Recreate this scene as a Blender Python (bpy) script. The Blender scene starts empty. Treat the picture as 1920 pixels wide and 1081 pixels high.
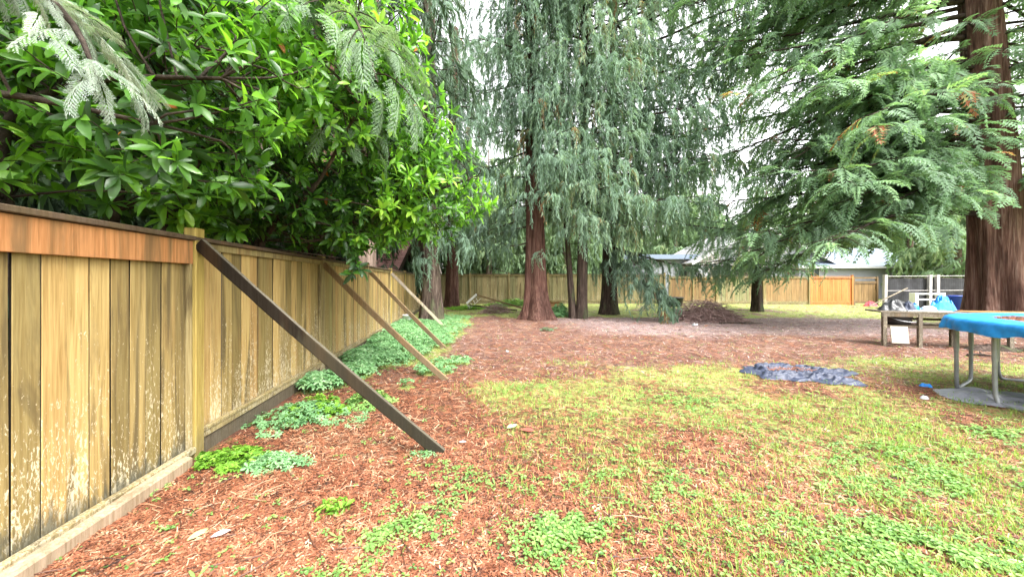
import bpy, math, random
import numpy as np
PI = math.pi
sc = bpy.context.scene
COL = sc.collection

# ------------------------------------------------------------------ helpers
def rg(seed): return np.random.default_rng(seed)

def _hash(ix, iy, iz, seed):
    h = (ix.astype(np.int64) * 374761393 + iy.astype(np.int64) * 668265263 + iz.astype(np.int64) * 2147483647 + seed * 1274126177) & 0xffffffff
    h = ((h ^ (h >> 13)) * 1274126177) & 0xffffffff
    h = (h ^ (h >> 16)) & 0xffffffff
    return h / 4294967295.0

def vnoise(x, y, z=None, seed=0):
    x = np.asarray(x, float); y = np.asarray(y, float)
    z = np.zeros_like(x) if z is None else np.asarray(z, float)
    xi, yi, zi = np.floor(x), np.floor(y), np.floor(z)
    fx, fy, fz = x - xi, y - yi, z - zi
    fx, fy, fz = [f * f * (3 - 2 * f) for f in (fx, fy, fz)]
    r = 0
    for dx in (0, 1):
        wx = fx if dx else 1 - fx
        for dy in (0, 1):
            wy = fy if dy else 1 - fy
            for dz in (0, 1):
                wz = fz if dz else 1 - fz
                r = r + wx * wy * wz * _hash(xi + dx, yi + dy, zi + dz, seed)
    return r

def fbm(x, y, z=None, seed=0, oct=4):
    a, s, t = 0.5, 1.0, 0
    for o in range(oct):
        t = t + a * vnoise(np.asarray(x) * s, np.asarray(y) * s, None if z is None else np.asarray(z) * s, seed + o * 17)
        a *= 0.5; s *= 2.03
    return t / (1 - 0.5 ** oct)

def sstep(a, b, x):
    t = np.clip((np.asarray(x, float) - a) / (b - a), 0, 1)
    return t * t * (3 - 2 * t)

class MB:
    """collects triangles and quads with a per-face tint and material slot, links them as one mesh"""
    def __init__(s): s.V = []; s.T = []; s.Q = []; s.tt = []; s.tq = []; s.mt = []; s.mq = []; s.n = 0
    def add(s, V, T=None, Q=None, tint=0.5, slot=0):
        V = np.asarray(V, float).reshape(-1, 3)
        if T is not None and len(T):
            T = np.asarray(T, np.int64).reshape(-1, 3)
            s.T.append(T + s.n); s.tt.append(np.broadcast_to(np.asarray(tint, float), (len(T),)) if np.ndim(tint) == 0 or len(np.atleast_1d(tint)) == len(T) else np.full(len(T), .5))
            s.mt.append(np.full(len(T), slot))
        if Q is not None and len(Q):
            Q = np.asarray(Q, np.int64).reshape(-1, 4)
            s.Q.append(Q + s.n); s.tq.append(np.broadcast_to(np.asarray(tint, float), (len(Q),)) if np.ndim(tint) == 0 or len(np.atleast_1d(tint)) == len(Q) else np.full(len(Q), .5))
            s.mq.append(np.full(len(Q), slot))
        s.V.append(V); s.n += len(V)
        return s
    def inst(s, tv, tf, P, R, S, tint, tvar=None, slot=0):
        """n copies of a triangle template: P (n,3), R (n,3,3) columns = axes, S (n,), tint (n,)"""
        n = len(P)
        if n == 0: return s
        m, k = len(tv), len(tf)
        V = np.einsum('nij,mj->nmi', R, tv) * np.asarray(S)[:, None, None] + P[:, None, :]
        F = tf[None] + (np.arange(n) * m)[:, None, None]
        ti = np.asarray(tint)[:, None] + (np.zeros(k) if tvar is None else tvar)[None]
        return s.add(V.reshape(-1, 3), T=F.reshape(-1, 3), tint=ti.reshape(-1), slot=slot)
    def box(s, c, d, rz=0.0, tint=.5, slot=0):
        x, y, z = [q / 2 for q in d]
        v = np.array([(-x, -y, -z), (x, -y, -z), (x, y, -z), (-x, y, -z), (-x, -y, z), (x, -y, z), (x, y, z), (-x, y, z)])
        if rz: v = v @ np.array([(math.cos(rz), math.sin(rz), 0), (-math.sin(rz), math.cos(rz), 0), (0, 0, 1)])
        return s.add(v + np.array(c), Q=BOXQ, tint=tint, slot=slot)
    def beam(s, a, b, w, h, up=(0, 0, 1), tint=.5, slot=0, bev=0.0):
        """a box from a to b; w across, h along up"""
        a, b = np.array(a, float), np.array(b, float); f = (b - a) / np.linalg.norm(b - a)
        y = np.cross(up, f); y /= np.linalg.norm(y); z = np.cross(f, y)
        if bev > 0:
            e = bev
            pr = [(-w/2+e, -h/2), (w/2-e, -h/2), (w/2, -h/2+e), (w/2, h/2-e), (w/2-e, h/2), (-w/2+e, h/2), (-w/2, h/2-e), (-w/2, -h/2+e)]
        else: pr = [(-w/2, -h/2), (w/2, -h/2), (w/2, h/2), (-w/2, h/2)]
        k = len(pr)
        V = np.array([p + y * q[0] + z * q[1] for p in (a, b) for q in pr])
        Q = [(i, (i + 1) % k, k + (i + 1) % k, k + i) for i in range(k)]
        s.add(V, Q=Q, tint=tint, slot=slot)
        for base, rev in ((0, True), (k, False)):
            T = [(base, base + i, base + i + 1) for i in range(1, k - 1)]
            if rev: T = [t[::-1] for t in T]
            s.add(V, T=T, tint=tint, slot=slot)
        return s
    def tube(s, pts, rad, sides=5, tint=.5, slot=0, cap=True):
        V, Q, T = tube_geo(pts, rad, sides, cap)
        s.add(V, Q=Q, tint=tint, slot=slot)
        if cap: s.add(V, T=T, tint=tint, slot=slot)
        return s
    def build(s, name, mats, parent=None, smooth=False, loc=None):
        me = bpy.data.meshes.new(name)
        V = np.concatenate(s.V) if s.V else np.zeros((0, 3))
        T = np.concatenate(s.T) if s.T else np.zeros((0, 3), np.int64)
        Q = np.concatenate(s.Q) if s.Q else np.zeros((0, 4), np.int64)
        # drop vertices that no face uses
        used = np.zeros(len(V), bool); used[T.reshape(-1)] = True; used[Q.reshape(-1)] = True
        if not used.all():
            rem = np.cumsum(used) - 1; V = V[used]; T = rem[T]; Q = rem[Q]
        me.vertices.add(len(V)); me.vertices.foreach_set('co', V.astype(np.float32).reshape(-1))
        nl = T.size + Q.size; me.loops.add(nl)
        me.loops.foreach_set('vertex_index', np.concatenate([T.reshape(-1), Q.reshape(-1)]).astype(np.int32))
        me.polygons.add(len(T) + len(Q))
        st = np.concatenate([np.arange(len(T)) * 3, len(T) * 3 + np.arange(len(Q)) * 4]).astype(np.int32)
        me.polygons.foreach_set('loop_start', st)
        ti = np.concatenate((s.tt or [np.zeros(0)]) + (s.tq or [np.zeros(0)])).astype(np.float32)
        mi = np.concatenate((s.mt or [np.zeros(0)]) + (s.mq or [np.zeros(0)])).astype(np.int32)
        me.update(calc_edges=True)
        a = me.attributes.new('tint', 'FLOAT', 'FACE'); a.data.foreach_set('value', ti)
        for m in (mats if isinstance(mats, (list, tuple)) else [mats]): me.materials.append(m)
        if mi.max(initial=0) > 0: me.polygons.foreach_set('material_index', mi)
        me.polygons.foreach_set('use_smooth', np.full(len(me.polygons), bool(smooth)))
        o = bpy.data.objects.new(name, me); COL.objects.link(o)
        if parent is not None: o.parent = parent
        if loc is not None: o.location = loc
        return o

BOXQ = np.array([(0, 3, 2, 1), (4, 5, 6, 7), (0, 1, 5, 4), (1, 2, 6, 5), (2, 3, 7, 6), (3, 0, 4, 7)])

def tube_geo(pts, rad, sides=5, cap=True):
    P = np.asarray(pts, float); n = len(P); r = np.broadcast_to(np.asarray(rad, float), (n,))
    d = np.gradient(P, axis=0); d /= np.linalg.norm(d, axis=1)[:, None] + 1e-12
    ref = np.array((0, 0, 1.0)) if abs(d[0, 2]) < .9 else np.array((1.0, 0, 0))
    x = np.cross(d, ref); x /= np.linalg.norm(x, axis=1)[:, None] + 1e-9
    y = np.cross(d, x)
    a = np.arange(sides) * 2 * PI / sides
    V = P[:, None] + r[:, None, None] * (np.cos(a)[None, :, None] * x[:, None] + np.sin(a)[None, :, None] * y[:, None])
    i, j = np.meshgrid(np.arange(n - 1), np.arange(sides), indexing='ij')
    k = (j + 1) % sides
    Q = np.stack([i * sides + j, i * sides + k, (i + 1) * sides + k, (i + 1) * sides + j], -1).reshape(-1, 4)
    T = [(0, q + 1, q) for q in range(1, sides - 1)] + [((n - 1) * sides, (n - 1) * sides + q, (n - 1) * sides + q + 1) for q in range(1, sides - 1)]
    return V.reshape(-1, 3), Q, np.array(T)

def tag(o, label=None, cat=None, group=None, kind=None):
    if label: o['label'] = label
    if cat: o['category'] = cat
    if group: o['group'] = group
    if kind: o['kind'] = kind
    return o

def thing(name, label, cat, loc=(0, 0, 0), rz=0.0, group=None):
    o = bpy.data.objects.new(name, None); COL.objects.link(o)
    o.location = loc; o.rotation_euler = (0, 0, rz); o.empty_display_size = .2
    return tag(o, label, cat, group)

def dup(root, loc, rz, scale=1.0, label=None):
    r = root.copy(); COL.objects.link(r); r.location = loc; r.rotation_euler = (0, 0, rz); r.scale = (scale,) * 3
    if label: r['label'] = label
    for ch in list(root.children):
        c = ch.copy(); COL.objects.link(c); c.parent = r
        for g in ch.children:
            d = g.copy(); COL.objects.link(d); d.parent = c
    return r

def unit(v): v = np.asarray(v, float); return v / (np.linalg.norm(v, axis=-1, keepdims=True) + 1e-12)

def frames(D, U):
    """rotation matrices whose columns are forward, side, up"""
    x = unit(D); y = unit(np.cross(U, x)); z = np.cross(x, y)
    return np.stack([x, y, z], -1)

def spline(pts, n):
    """smooth curve through points (Catmull-Rom)"""
    P = np.asarray(pts, float); m = len(P)
    if m < 3:
        t = np.linspace(0, 1, n)[:, None]; return P[0] * (1 - t) + P[-1] * t
    Q = np.vstack([2 * P[0] - P[1], P, 2 * P[-1] - P[-2]])
    u = np.linspace(0, m - 1 - 1e-6, n); i = u.astype(int); f = (u - i)[:, None]
    a, b, c, d = Q[i], Q[i + 1], Q[i + 2], Q[i + 3]
    return .5 * ((2 * b) + (-a + c) * f + (2 * a - 5 * b + 4 * c - d) * f ** 2 + (-a + 3 * b - 3 * c + d) * f ** 3)

# ------------------------------------------------------------------ materials
def new_mat(name):
    m = bpy.data.materials.new(name); m.use_nodes = True
    nt = m.node_tree; nt.nodes.clear()
    return m, nt

class NT:
    """tiny node-tree builder"""
    def __init__(s, name):
        s.m, s.nt = new_mat(name)
        s.out = s.nt.nodes.new('ShaderNodeOutputMaterial')
    def n(s, t, **kw):
        o = s.nt.nodes.new(t)
        for k, v in kw.items(): setattr(o, k, v)
        return o
    def l(s, a, b): s.nt.links.new(a, b)
    def setin(s, node, **kw):
        for k, v in kw.items():
            i = node.inputs[k.replace('_', ' ')]
            if hasattr(v, 'bl_idname') or isinstance(v, bpy.types.NodeSocket): s.l(v, i)
            else: i.default_value = v
    def coord(s, scale=(1, 1, 1), kind='Object'):
        c = s.n('ShaderNodeTexCoord'); m = s.n('ShaderNodeMapping'); m.inputs['Scale'].default_value = scale
        s.l(c.outputs[kind], m.inputs['Vector']); return m.outputs['Vector']
    def noise(s, vec, scale=1.0, detail=4.0, rough=.55, dist=0.0):
        n = s.n('ShaderNodeTexNoise'); s.l(vec, n.inputs['Vector'])
        n.inputs['Scale'].default_value = scale; n.inputs['Detail'].default_value = detail
        n.inputs['Roughness'].default_value = rough; n.inputs['Distortion'].default_value = dist
        return n.outputs['Fac']
    def ramp(s, fac, stops, interp='LINEAR'):
        r = s.n('ShaderNodeValToRGB'); r.color_ramp.interpolation = interp
        e = r.color_ramp.elements
        while len(e) < len(stops): e.new(.5)
        for q, (p, c) in zip(e, stops):
            q.position = p; q.color = (c[0], c[1], c[2], 1) if not np.isscalar(c) else (c, c, c, 1)
        s.l(fac, r.inputs['Fac']); return r.outputs['Color']
    def mix(s, fac, a, b, mode='MIX'):
        m = s.n('ShaderNodeMix', data_type='RGBA', blend_type=mode)
        for sock, v in ((m.inputs[0], fac), (m.inputs[6], a), (m.inputs[7], b)):
            if isinstance(v, bpy.types.NodeSocket): s.l(v, sock)
            elif np.isscalar(v): sock.default_value = v if sock.type == 'VALUE' else (v, v, v, 1)
            else: sock.default_value = (v[0], v[1], v[2], 1)
        return m.outputs[2]
    def math(s, op, a, b=0.0, c=0.0, clamp=False):
        m = s.n('ShaderNodeMath', operation=op, use_clamp=clamp)
        for i, v in enumerate((a, b, c)):
            if isinstance(v, bpy.types.NodeSocket): s.l(v, m.inputs[i])
            else: m.inputs[i].default_value = v
        return m.outputs[0]
    def mrange(s, v, a, b, c=0.0, d=1.0):
        m = s.n('ShaderNodeMapRange', interpolation_type='SMOOTHSTEP')
        s.l(v, m.inputs[0])
        for i, q in enumerate((a, b, c, d)): m.inputs[i + 1].default_value = q
        return m.outputs[0]
    def attr(s, name='tint'):
        a = s.n('ShaderNodeAttribute'); a.attribute_name = name; return a.outputs['Fac']
    def sep(s, vec):
        x = s.n('ShaderNodeSeparateXYZ'); s.l(vec, x.inputs[0]); return x.outputs
    def bump(s, h, strength=.3, dist=.02):
        b = s.n('ShaderNodeBump'); b.inputs['Strength'].default_value = strength; b.inputs['Distance'].default_value = dist
        s.l(h, b.inputs['Height']); return b.outputs['Normal']
    def bsdf(s, color, rough=.8, spec=.3, normal=None, metal=0.0):
        p = s.n('ShaderNodeBsdfPrincipled')
        for k, v in (('Base Color', color), ('Roughness', rough), ('Specular IOR Level', spec), ('Metallic', metal)):
            if isinstance(v, bpy.types.NodeSocket): s.l(v, p.inputs[k])
            elif k == 'Base Color': p.inputs[k].default_value = (v[0], v[1], v[2], 1)
            else: p.inputs[k].default_value = v
        if normal is not None: s.l(normal, p.inputs['Normal'])
        return p
    def done(s, sh): s.l(sh.outputs[0], s.out.inputs['Surface']); return s.m

def leaf_mat(name, stops, transl=.35, tcol=1.3, rough=.45, spec=.35):
    t = NT(name); f = t.attr()
    c = t.ramp(f, stops)
    p = t.bsdf(c, rough, spec)
    tr = t.n('ShaderNodeBsdfTranslucent')
    br = t.mix(1.0, c, (tcol, tcol * 1.05, tcol * .6), 'MULTIPLY'); t.l(br, tr.inputs['Color'])
    mx = t.n('ShaderNodeMixShader'); mx.inputs[0].default_value = transl
    t.l(p.outputs[0], mx.inputs[1]); t.l(tr.outputs[0], mx.inputs[2])
    return t.done(mx)

def bark_mat(name, dark, mid, light, stretch=(9, 9, 1.0), moss=None):
    t = NT(name); v = t.coord(stretch)
    a = t.noise(v, 2.2, 6, .65, .4); b = t.noise(t.coord((1, 1, .35)), 1.6, 4, .6)
    c = t.ramp(a, [(.28, dark), (.5, mid), (.72, light)])
    c = t.mix(t.mrange(b, .35, .7), c, t.mix(.6, c, dark))
    if moss:
        c = t.mix(t.math('MULTIPLY', t.mrange(t.noise(t.coord((1.3, 1.3, .6)), 2.2, 5, .6), .5, .68), .7), c, moss)
    return t.done(t.bsdf(c, .92, .15, t.bump(a, .9, .05)))

def plain_mat(name, col, rough=.7, spec=.3, var=.25, scale=6.0, bump=.1, metal=0.0, tint=0.0):
    t = NT(name); v = t.coord((1, 1, 1)); a = t.noise(v, scale, 6, .65)
    c = t.ramp(a, [(.25, tuple(q * (1 - var) for q in col)), (.75, tuple(min(1, q * (1 + var * .6)) for q in col))])
    if tint:
        c = t.mix(t.math('MULTIPLY', t.math('SUBTRACT', 1.0, t.attr()), tint, clamp=True), c, tuple(q * .25 for q in col))
    return t.done(t.bsdf(c, rough, spec, t.bump(a, bump, .01), metal))

M = {}
M['weep'] = leaf_mat('cedar_foliage', [(0, (.068, .105, .078)), (.3, (.14, .218, .162)), (.6, (.212, .318, .24)), (.86, (.295, .40, .30)), (.93, (.30, .34, .17)), (1, (.19, .11, .055))], .48, 1.3, .6, .35)
M['fan'] = leaf_mat('cedar_fan_foliage', [(0, (.055, .090, .055)), (.3, (.125, .205, .125)), (.6, (.195, .32, .185)), (.86, (.27, .43, .215)), (.93, (.35, .46, .18)), (1, (.29, .105, .045))], .46, 1.3, .55, .35)
M['silver'] = leaf_mat('silver_foliage', [(0, (.13, .18, .13)), (.5, (.27, .33, .27)), (1, (.45, .50, .44))], .3, 1.15, .45, .6)
M['spray'] = leaf_mat('hanging_spray_foliage', [(0, (.06, .10, .055)), (.5, (.14, .22, .13)), (1, (.24, .33, .2))], .35, 1.25, .55, .4)
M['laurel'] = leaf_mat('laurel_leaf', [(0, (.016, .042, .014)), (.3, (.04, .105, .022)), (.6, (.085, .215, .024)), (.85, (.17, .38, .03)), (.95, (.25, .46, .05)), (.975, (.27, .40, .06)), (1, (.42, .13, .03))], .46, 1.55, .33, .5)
M['far'] = leaf_mat('distant_foliage', [(0, (.06, .09, .05)), (.4, (.13, .20, .11)), (.8, (.22, .31, .17)), (1, (.28, .34, .18))], .4, 1.3, .8, .1)
M['dim'] = leaf_mat('hedge_foliage', [(0, (.02, .04, .02)), (.5, (.05, .09, .045)), (1, (.11, .18, .09))], .35, 1.3, .6, .3)
M['grass'] = leaf_mat('grass_blade', [(0, (.10, .19, .035)), (.35, (.20, .33, .06)), (.7, (.31, .43, .10)), (1, (.50, .48, .20))], .35, 1.3, .55, .3)
M['clover'] = leaf_mat('clover_leaf', [(0, (.07, .16, .04)), (.5, (.16, .30, .07)), (1, (.30, .44, .13))], .33, 1.3, .5, .4)
M['herb'] = leaf_mat('herb_leaf', [(0, (.08, .19, .075)), (.5, (.18, .36, .155)), (1, (.31, .48, .25))], .33, 1.25, .5, .4)
M['fern'] = leaf_mat('fern_leaf', [(0, (.07, .17, .02)), (.5, (.15, .32, .03)), (1, (.26, .45, .06))], .4, 1.3, .5, .35)
M['litter'] = leaf_mat('needle_litter', [(0, (.02, .012, .010)), (.25, (.10, .038, .021)), (.5, (.22, .074, .036)), (.72, (.34, .140, .072)), (.92, (.46, .27, .16)), (1, (.48, .36, .24))], .12, 1.0, .55, .45)
M['greylitter'] = leaf_mat('grey_litter', [(0, (.06, .042, .040)), (.4, (.22, .145, .13)), (.8, (.42, .30, .27)), (1, (.58, .48, .44))], .1, 1.0, .6, .4)
M['bark_red'] = bark_mat('red_cedar_bark', (.022, .011, .009), (.105, .050, .038), (.23, .145, .115), (12, 12, .55))
M['bark_giant'] = bark_mat('giant_cedar_bark', (.028, .015, .012), (.135, .072, .056), (.29, .20, .165), (9, 9, .45))
M['bark_dark'] = bark_mat('dark_bark', (.016, .012, .010), (.06, .042, .034), (.14, .105, .085), (7, 7, .7), (.07, .09, .04))
M['bark_fir'] = bark_mat('furrowed_bark', (.020, .014, .011), (.085, .06, .048), (.21, .165, .135), (8, 8, .9), (.10, .11, .06))
M['bark_pale'] = bark_mat('pale_bark', (.08, .055, .043), (.20, .145, .115), (.33, .26, .215), (7, 7, 1.0))
M['branch'] = bark_mat('branch_bark', (.018, .014, .012), (.05, .038, .03), (.11, .085, .065), (4, 4, 4))
M['twig'] = plain_mat('bare_twig', (.30, .255, .21), .85, .2, .3)
# ------------------------------------------------------------------ world, sun, camera
w = bpy.data.worlds.new('World'); sc.world = w; w.use_nodes = True
nt = w.node_tree; bg = nt.nodes['Background']
sky = nt.nodes.new('ShaderNodeTexSky'); sky.sky_type = 'NISHITA'; sky.sun_disc = False
SUN_EL, SUN_AZ = math.radians(55), math.radians(135)      # azimuth clockwise from +Y
sky.sun_elevation = SUN_EL; sky.sun_rotation = SUN_AZ; sky.air_density = 1.6; sky.dust_density = 5.0; sky.ozone_density = 1.0
hs = nt.nodes.new('ShaderNodeHueSaturation'); hs.inputs['Saturation'].default_value = .12
nt.links.new(sky.outputs[0], hs.inputs['Color']); nt.links.new(hs.outputs[0], bg.inputs['Color'])
bg.inputs['Strength'].default_value = .15
ld = bpy.data.lights.new('sun', 'SUN'); ld.energy = 1.1; ld.angle = math.radians(32); ld.color = (1, .965, .91)
lo = bpy.data.objects.new('sun', ld); COL.objects.link(lo)
lo.rotation_euler = (PI / 2 - SUN_EL, 0, PI - SUN_AZ)
sc.view_settings.view_transform = 'Standard'; sc.view_settings.look = 'None'
sc.view_settings.exposure = 2.42; sc.view_settings.gamma = 1.0
EYE = 1.45
cd = bpy.data.cameras.new('camera'); co = bpy.data.objects.new('camera', cd); COL.objects.link(co)
cd.sensor_width = 36; cd.lens = 36 * 640 / 1920; cd.shift_y = -12.5 / 1920; cd.clip_start = .05; cd.clip_end = 500
co.location = (0, 0, EYE); co.rotation_euler = (PI / 2, 0, 0); sc.camera = co
cy = sc.cycles
cy.max_bounces = 9; cy.diffuse_bounces = 6; cy.glossy_bounces = 2; cy.transmission_bounces = 6; cy.transparent_max_bounces = 4
cy.sample_clamp_indirect = 6; cy.caustics_reflective = False; cy.caustics_refractive = False

# ------------------------------------------------------------------ ground
def xf(y): return -2.62 - .1407 * (np.asarray(y, float) - 2.79)      # line of the side fence
def gz(x, y):
    x = np.asarray(x, float); y = np.asarray(y, float)
    near = np.exp(-((x + 2.6) ** 2) / 2.0)
    return (fbm(x * .45, y * .45, seed=3, oct=3) - .5) * .10 * (1 - .7 * near) + (fbm(x * 2.3, y * 2.3, seed=9, oct=3) - .5) * .035

def wob(x, y, s, seed): return (fbm(np.asarray(x) * s, np.asarray(y) * s, seed=seed) - .5) * 2

def m_red(x, y):
    """bare ground under needles, 0..1"""
    x = np.asarray(x, float) + .45 * wob(x, y, .9, 21); y2 = np.asarray(y, float) + .6 * wob(x, y, .7, 22)
    xb = np.interp(y2, [0, 1.6, 2.9, 4.8, 5.6, 6.4], [-.1, -.25, -.25, -.75, -1.0, -1.0])
    strip = sstep(.75, -.45, x - xb) * (1 - sstep(5.5, 6.6, y2))
    y3 = y2 + .8 * wob(x, y, 1.6, 25); band = sstep(4.7, 6.5, y3 - .10 * np.clip(x - 2, 0, 9)) * (1 - sstep(13.0, 14.5, y2)) * sstep(-.6, .3, x - np.interp(y2, [5, 8, 11, 14], [-.9, -1.3, -1.2, -1.5])) * (1 - sstep(13.5, 16, x))
    lobe = np.exp(-(((x - .9) / 1.7) ** 2 + ((y2 - 5.4) / .8) ** 2)) * .75
    return np.clip(np.maximum(np.maximum(strip, band), lobe), 0, 1)

def m_grey(x, y):
    x = np.asarray(x, float); y2 = np.asarray(y, float) + .7 * wob(x, y, .6, 31)
    g1 = sstep(8.2, 9.6, y2 - .1 * np.clip(4 - x, 0, 4)) * sstep(1.0, 4.0, x + .3 * (y2 - 9)) * (1 - .55 * sstep(13, 15, y2))
    return np.maximum(g1, .20 * sstep(4.6, 6.6, y2) * (1 - .55 * sstep(13, 15, y2)))

PATCH = [(2.1, 4.15, .75, .55), (3.3, 2.65, .85, .5), (3.9, 2.2, .7, .45), (6.7, 5.9, 1.3, .8), (.3, 4.9, .5, .35), (2.2, 1.75, .5, .25), (.35, 1.95, .3, .2), (.8, 2.35, .35, .2), (-.65, 1.9, .12, .2), (4.6, 3.2, .6, .4), (.95, 2.5, .4, .25)]
def m_clover(x, y):
    x = np.asarray(x, float); y = np.asarray(y, float); r = np.zeros_like(x)
    xx = x + .2 * wob(x, y, 2.2, 41); yy = y + .2 * wob(x, y, 2.2, 42)
    for cx, cy_, rx, ry in PATCH: r = np.maximum(r, np.exp(-(((xx - cx) / rx) ** 2 + ((yy - cy_) / ry) ** 2) * 1.3))
    return r
HERB = [(-2.35, 6.6, .85, 1.4), (-2.4, 8.6, 1.25, 1.6), (-2.8, 10.8, 1.5, 1.7), (-2.2, 9.3, .9, 1.6), (-2.4, 12.8, 1.0, 1.6), (-1.75, 7.9, .45, .7), (-2.45, 5.35, .4, .5), (-1.25, 5.6, .35, .35), (-2.65, 4.8, .25, .45), (-1.45, 4.6, .18, .14), (-1.0, 6.2, .4, .3)]
def m_herb(x, y):
    x = np.asarray(x, float); y = np.asarray(y, float); r = np.zeros_like(x)
    xx = x + .25 * wob(x, y, 1.6, 51); yy = y + .25 * wob(x, y, 1.6, 52)
    for cx, cy_, rx, ry in HERB: r = np.maximum(r, sstep(1.0, .55, np.sqrt(((xx - cx) / rx) ** 2 + ((yy - cy_) / ry) ** 2)))
    return r
def m_lawn(x, y):
    n = fbm(np.asarray(x) * 1.1, np.asarray(y) * 1.1, seed=61, oct=4)
    l = (1 - m_red(x, y)) * np.clip(.60 + 2.5 * (n - .43), .10, 1)
    l = l * (1 - .55 * sstep(4.6, 2.6, np.asarray(y)) * sstep(2.9, .3, np.asarray(x)))
    l = np.maximum(l, .6 * m_clover(x, y))
    return np.clip(np.maximum(l, m_herb(x, y) * .8), 0, 1)

gx = np.concatenate([np.linspace(-160, -14, 14)[:-1], np.linspace(-14, -4, 34)[:-1], np.linspace(-4, 8, 200)[:-1], np.linspace(8, 28, 100)[:-1], np.linspace(28, 160, 14)])
gy = np.concatenate([np.linspace(-40, -1, 12)[:-1], np.linspace(-1, 1, 12)[:-1], np.linspace(1, 8, 150)[:-1], np.linspace(8, 26, 130)[:-1], np.linspace(26, 170, 16)])
GX, GY = np.meshgrid(gx, gy, indexing='ij')
fade = np.clip(1 - np.maximum(np.abs(GX) - 30, 0) / 20, 0, 1)
V = np.stack([GX, GY, gz(GX, GY) * fade], -1).reshape(-1, 3)
i, j = np.meshgrid(np.arange(len(gx) - 1), np.arange(len(gy) - 1), indexing='ij'); ny = len(gy)
Q = np.stack([i * ny + j, (i + 1) * ny + j, (i + 1) * ny + j + 1, i * ny + j + 1], -1).reshape(-1, 4)

t = NT('yard_ground'); v = t.coord((1, 1, 1))
n1 = t.noise(v, 55, 6, .7, .6); n2 = t.noise(v, 7, 5, .6); n3 = t.noise(v, 140, 3, .6); n4 = t.noise(t.coord((1, 2.2, 1)), 24, 5, .7, 1.0)
needle = t.ramp(n1, [(.28, (.022, .014, .012)), (.44, (.09, .036, .022)), (.58, (.19, .072, .040)), (.78, (.31, .15, .085))])
needle = t.mix(t.mrange(n2, .3, .62, .65, 0), needle, (.03, .02, .016))
needle = t.mix(t.mrange(t.noise(v, 1.3, 5, .7), .45, .7, 0, .6), needle, (.30, .18, .115))
needle = t.mix(t.mrange(t.noise(v, 2.1, 5, .75, .3), .56, .68, 0, .5), needle, (.20, .22, .06))
lawn = t.ramp(n4, [(.25, (.09, .12, .03)), (.45, (.20, .265, .065)), (.6, (.32, .355, .11)), (.8, (.48, .42, .21))])
lawn = t.mix(t.mrange(t.noise(v, 3.0, 5, .65), .48, .66), lawn, t.mix(.7, lawn, needle))
greyc = t.ramp(n1, [(.28, (.07, .05, .05)), (.5, (.24, .175, .17)), (.75, (.44, .36, .34))])
base = t.mix(t.math('MULTIPLY', t.attr('grey'), .9), needle, greyc)
la = t.math('ADD', t.attr('lawn'), t.math('MULTIPLY', t.math('SUBTRACT', n2, .5), .9))
colr = t.mix(t.mrange(la, .25, .6), base, lawn)
M['ground'] = t.done(t.bsdf(colr, .88, .25, t.bump(t.math('ADD', n1, t.math('MULTIPLY', n3, .5)), .8, .03)))
g = MB().add(V, Q=Q).build('ground', M['ground'], smooth=True)
tag(g, kind='structure')
for nm, fn in (('lawn', m_lawn), ('grey', m_grey)):
    a = g.data.attributes.new(nm, 'FLOAT', 'POINT')
    val = fn(V[:, 0], V[:, 1])
    if nm == 'lawn': val = np.where(V[:, 0] < xf(V[:, 1]), .3, val)
    a.data.foreach_set('value', val.astype(np.float32))

def scatter(n, seed, y0=.9, y1=22.0, power=1.35, margin=.6):
    """points over the yard, thinning out with distance"""
    r = rg(seed); u = r.random(n); e = 1 - power
    y = (y0 ** e + u * (y1 ** e - y0 ** e)) ** (1 / e)
    x = (r.random(n) * 2 - 1) * (1.58 * y + margin)
    k = (x > xf(y) + .12) & (x < 26)
    return x[k], y[k], r

def flat_inst(mb, tv, tf, x, y, r, size, tilt, tint, z0=0.0, tvar=None, slot=0):
    n = len(x); a = r.random(n) * 2 * PI
    D = np.stack([np.cos(a), np.sin(a), r.normal(0, tilt, n)], -1)
    U = np.stack([r.normal(0, tilt, n), r.normal(0, tilt, n), np.ones(n)], -1)
    mb.inst(tv, tf, np.stack([x, y, gz(x, y) + z0], -1), frames(D, U), size, tint, tvar, slot)

# needle litter: little curved strips and dead sprigs
STRIP = (np.array([(-.5, .03, 0), (-.5, -.03, 0), (0, .05, .05), (0, -.02, .05), (.5, .07, .0), (.5, .05, .0)]), np.array([(0, 1, 3), (0, 3, 2), (2, 3, 5), (2, 5, 4)]))
def sprig_tmpl():
    vs, fs = [], []
    for q in range(7):
        x = -.5 + q / 6.5; sgn = 1 if q % 2 else -1; L = .26 * (1 - .55 * q / 7)
        vs += [(x, 0, .03), (x + L * .45, sgn * (L * .55 + .045), .04), (x + L, sgn * L * .75, .0), (x + L * .65, sgn * (L * .4 - .02), .03)]
        b = len(vs) - 4; fs += [(b, b + 1, b + 2), (b, b + 2, b + 3)]
    vs += [(-.55, .02, .02), (-.55, -.02, .02), (.6, 0, .02)]; b = len(vs) - 3; fs.append((b, b + 1, b + 2))
    return np.array(vs), np.array(fs)
SPRIG = sprig_tmpl()
lit = MB()
x, y, r = scatter(330000, 101)
k = r.random(len(x)) < (1 - .42 * m_lawn(x, y)) * (1 - .8 * m_herb(x, y)) * np.clip(.35 + 1.3 * fbm(x * 2.5, y * 2.5, seed=71), 0, 1); x, y = x[k], y[k]
gk = r.random(len(x)) < m_grey(x, y) * .85
ln = r.uniform(.022, .085, len(x)) * (1 + .11 * y)
tn = np.clip(r.normal(.52, .27, len(x)) + .5 * (fbm(x * 1.7, y * 1.7, seed=73) - .5), 0, 1)
flat_inst(lit, *STRIP, x[~gk], y[~gk], r, ln[~gk], .16, tn[~gk], .006)
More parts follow.
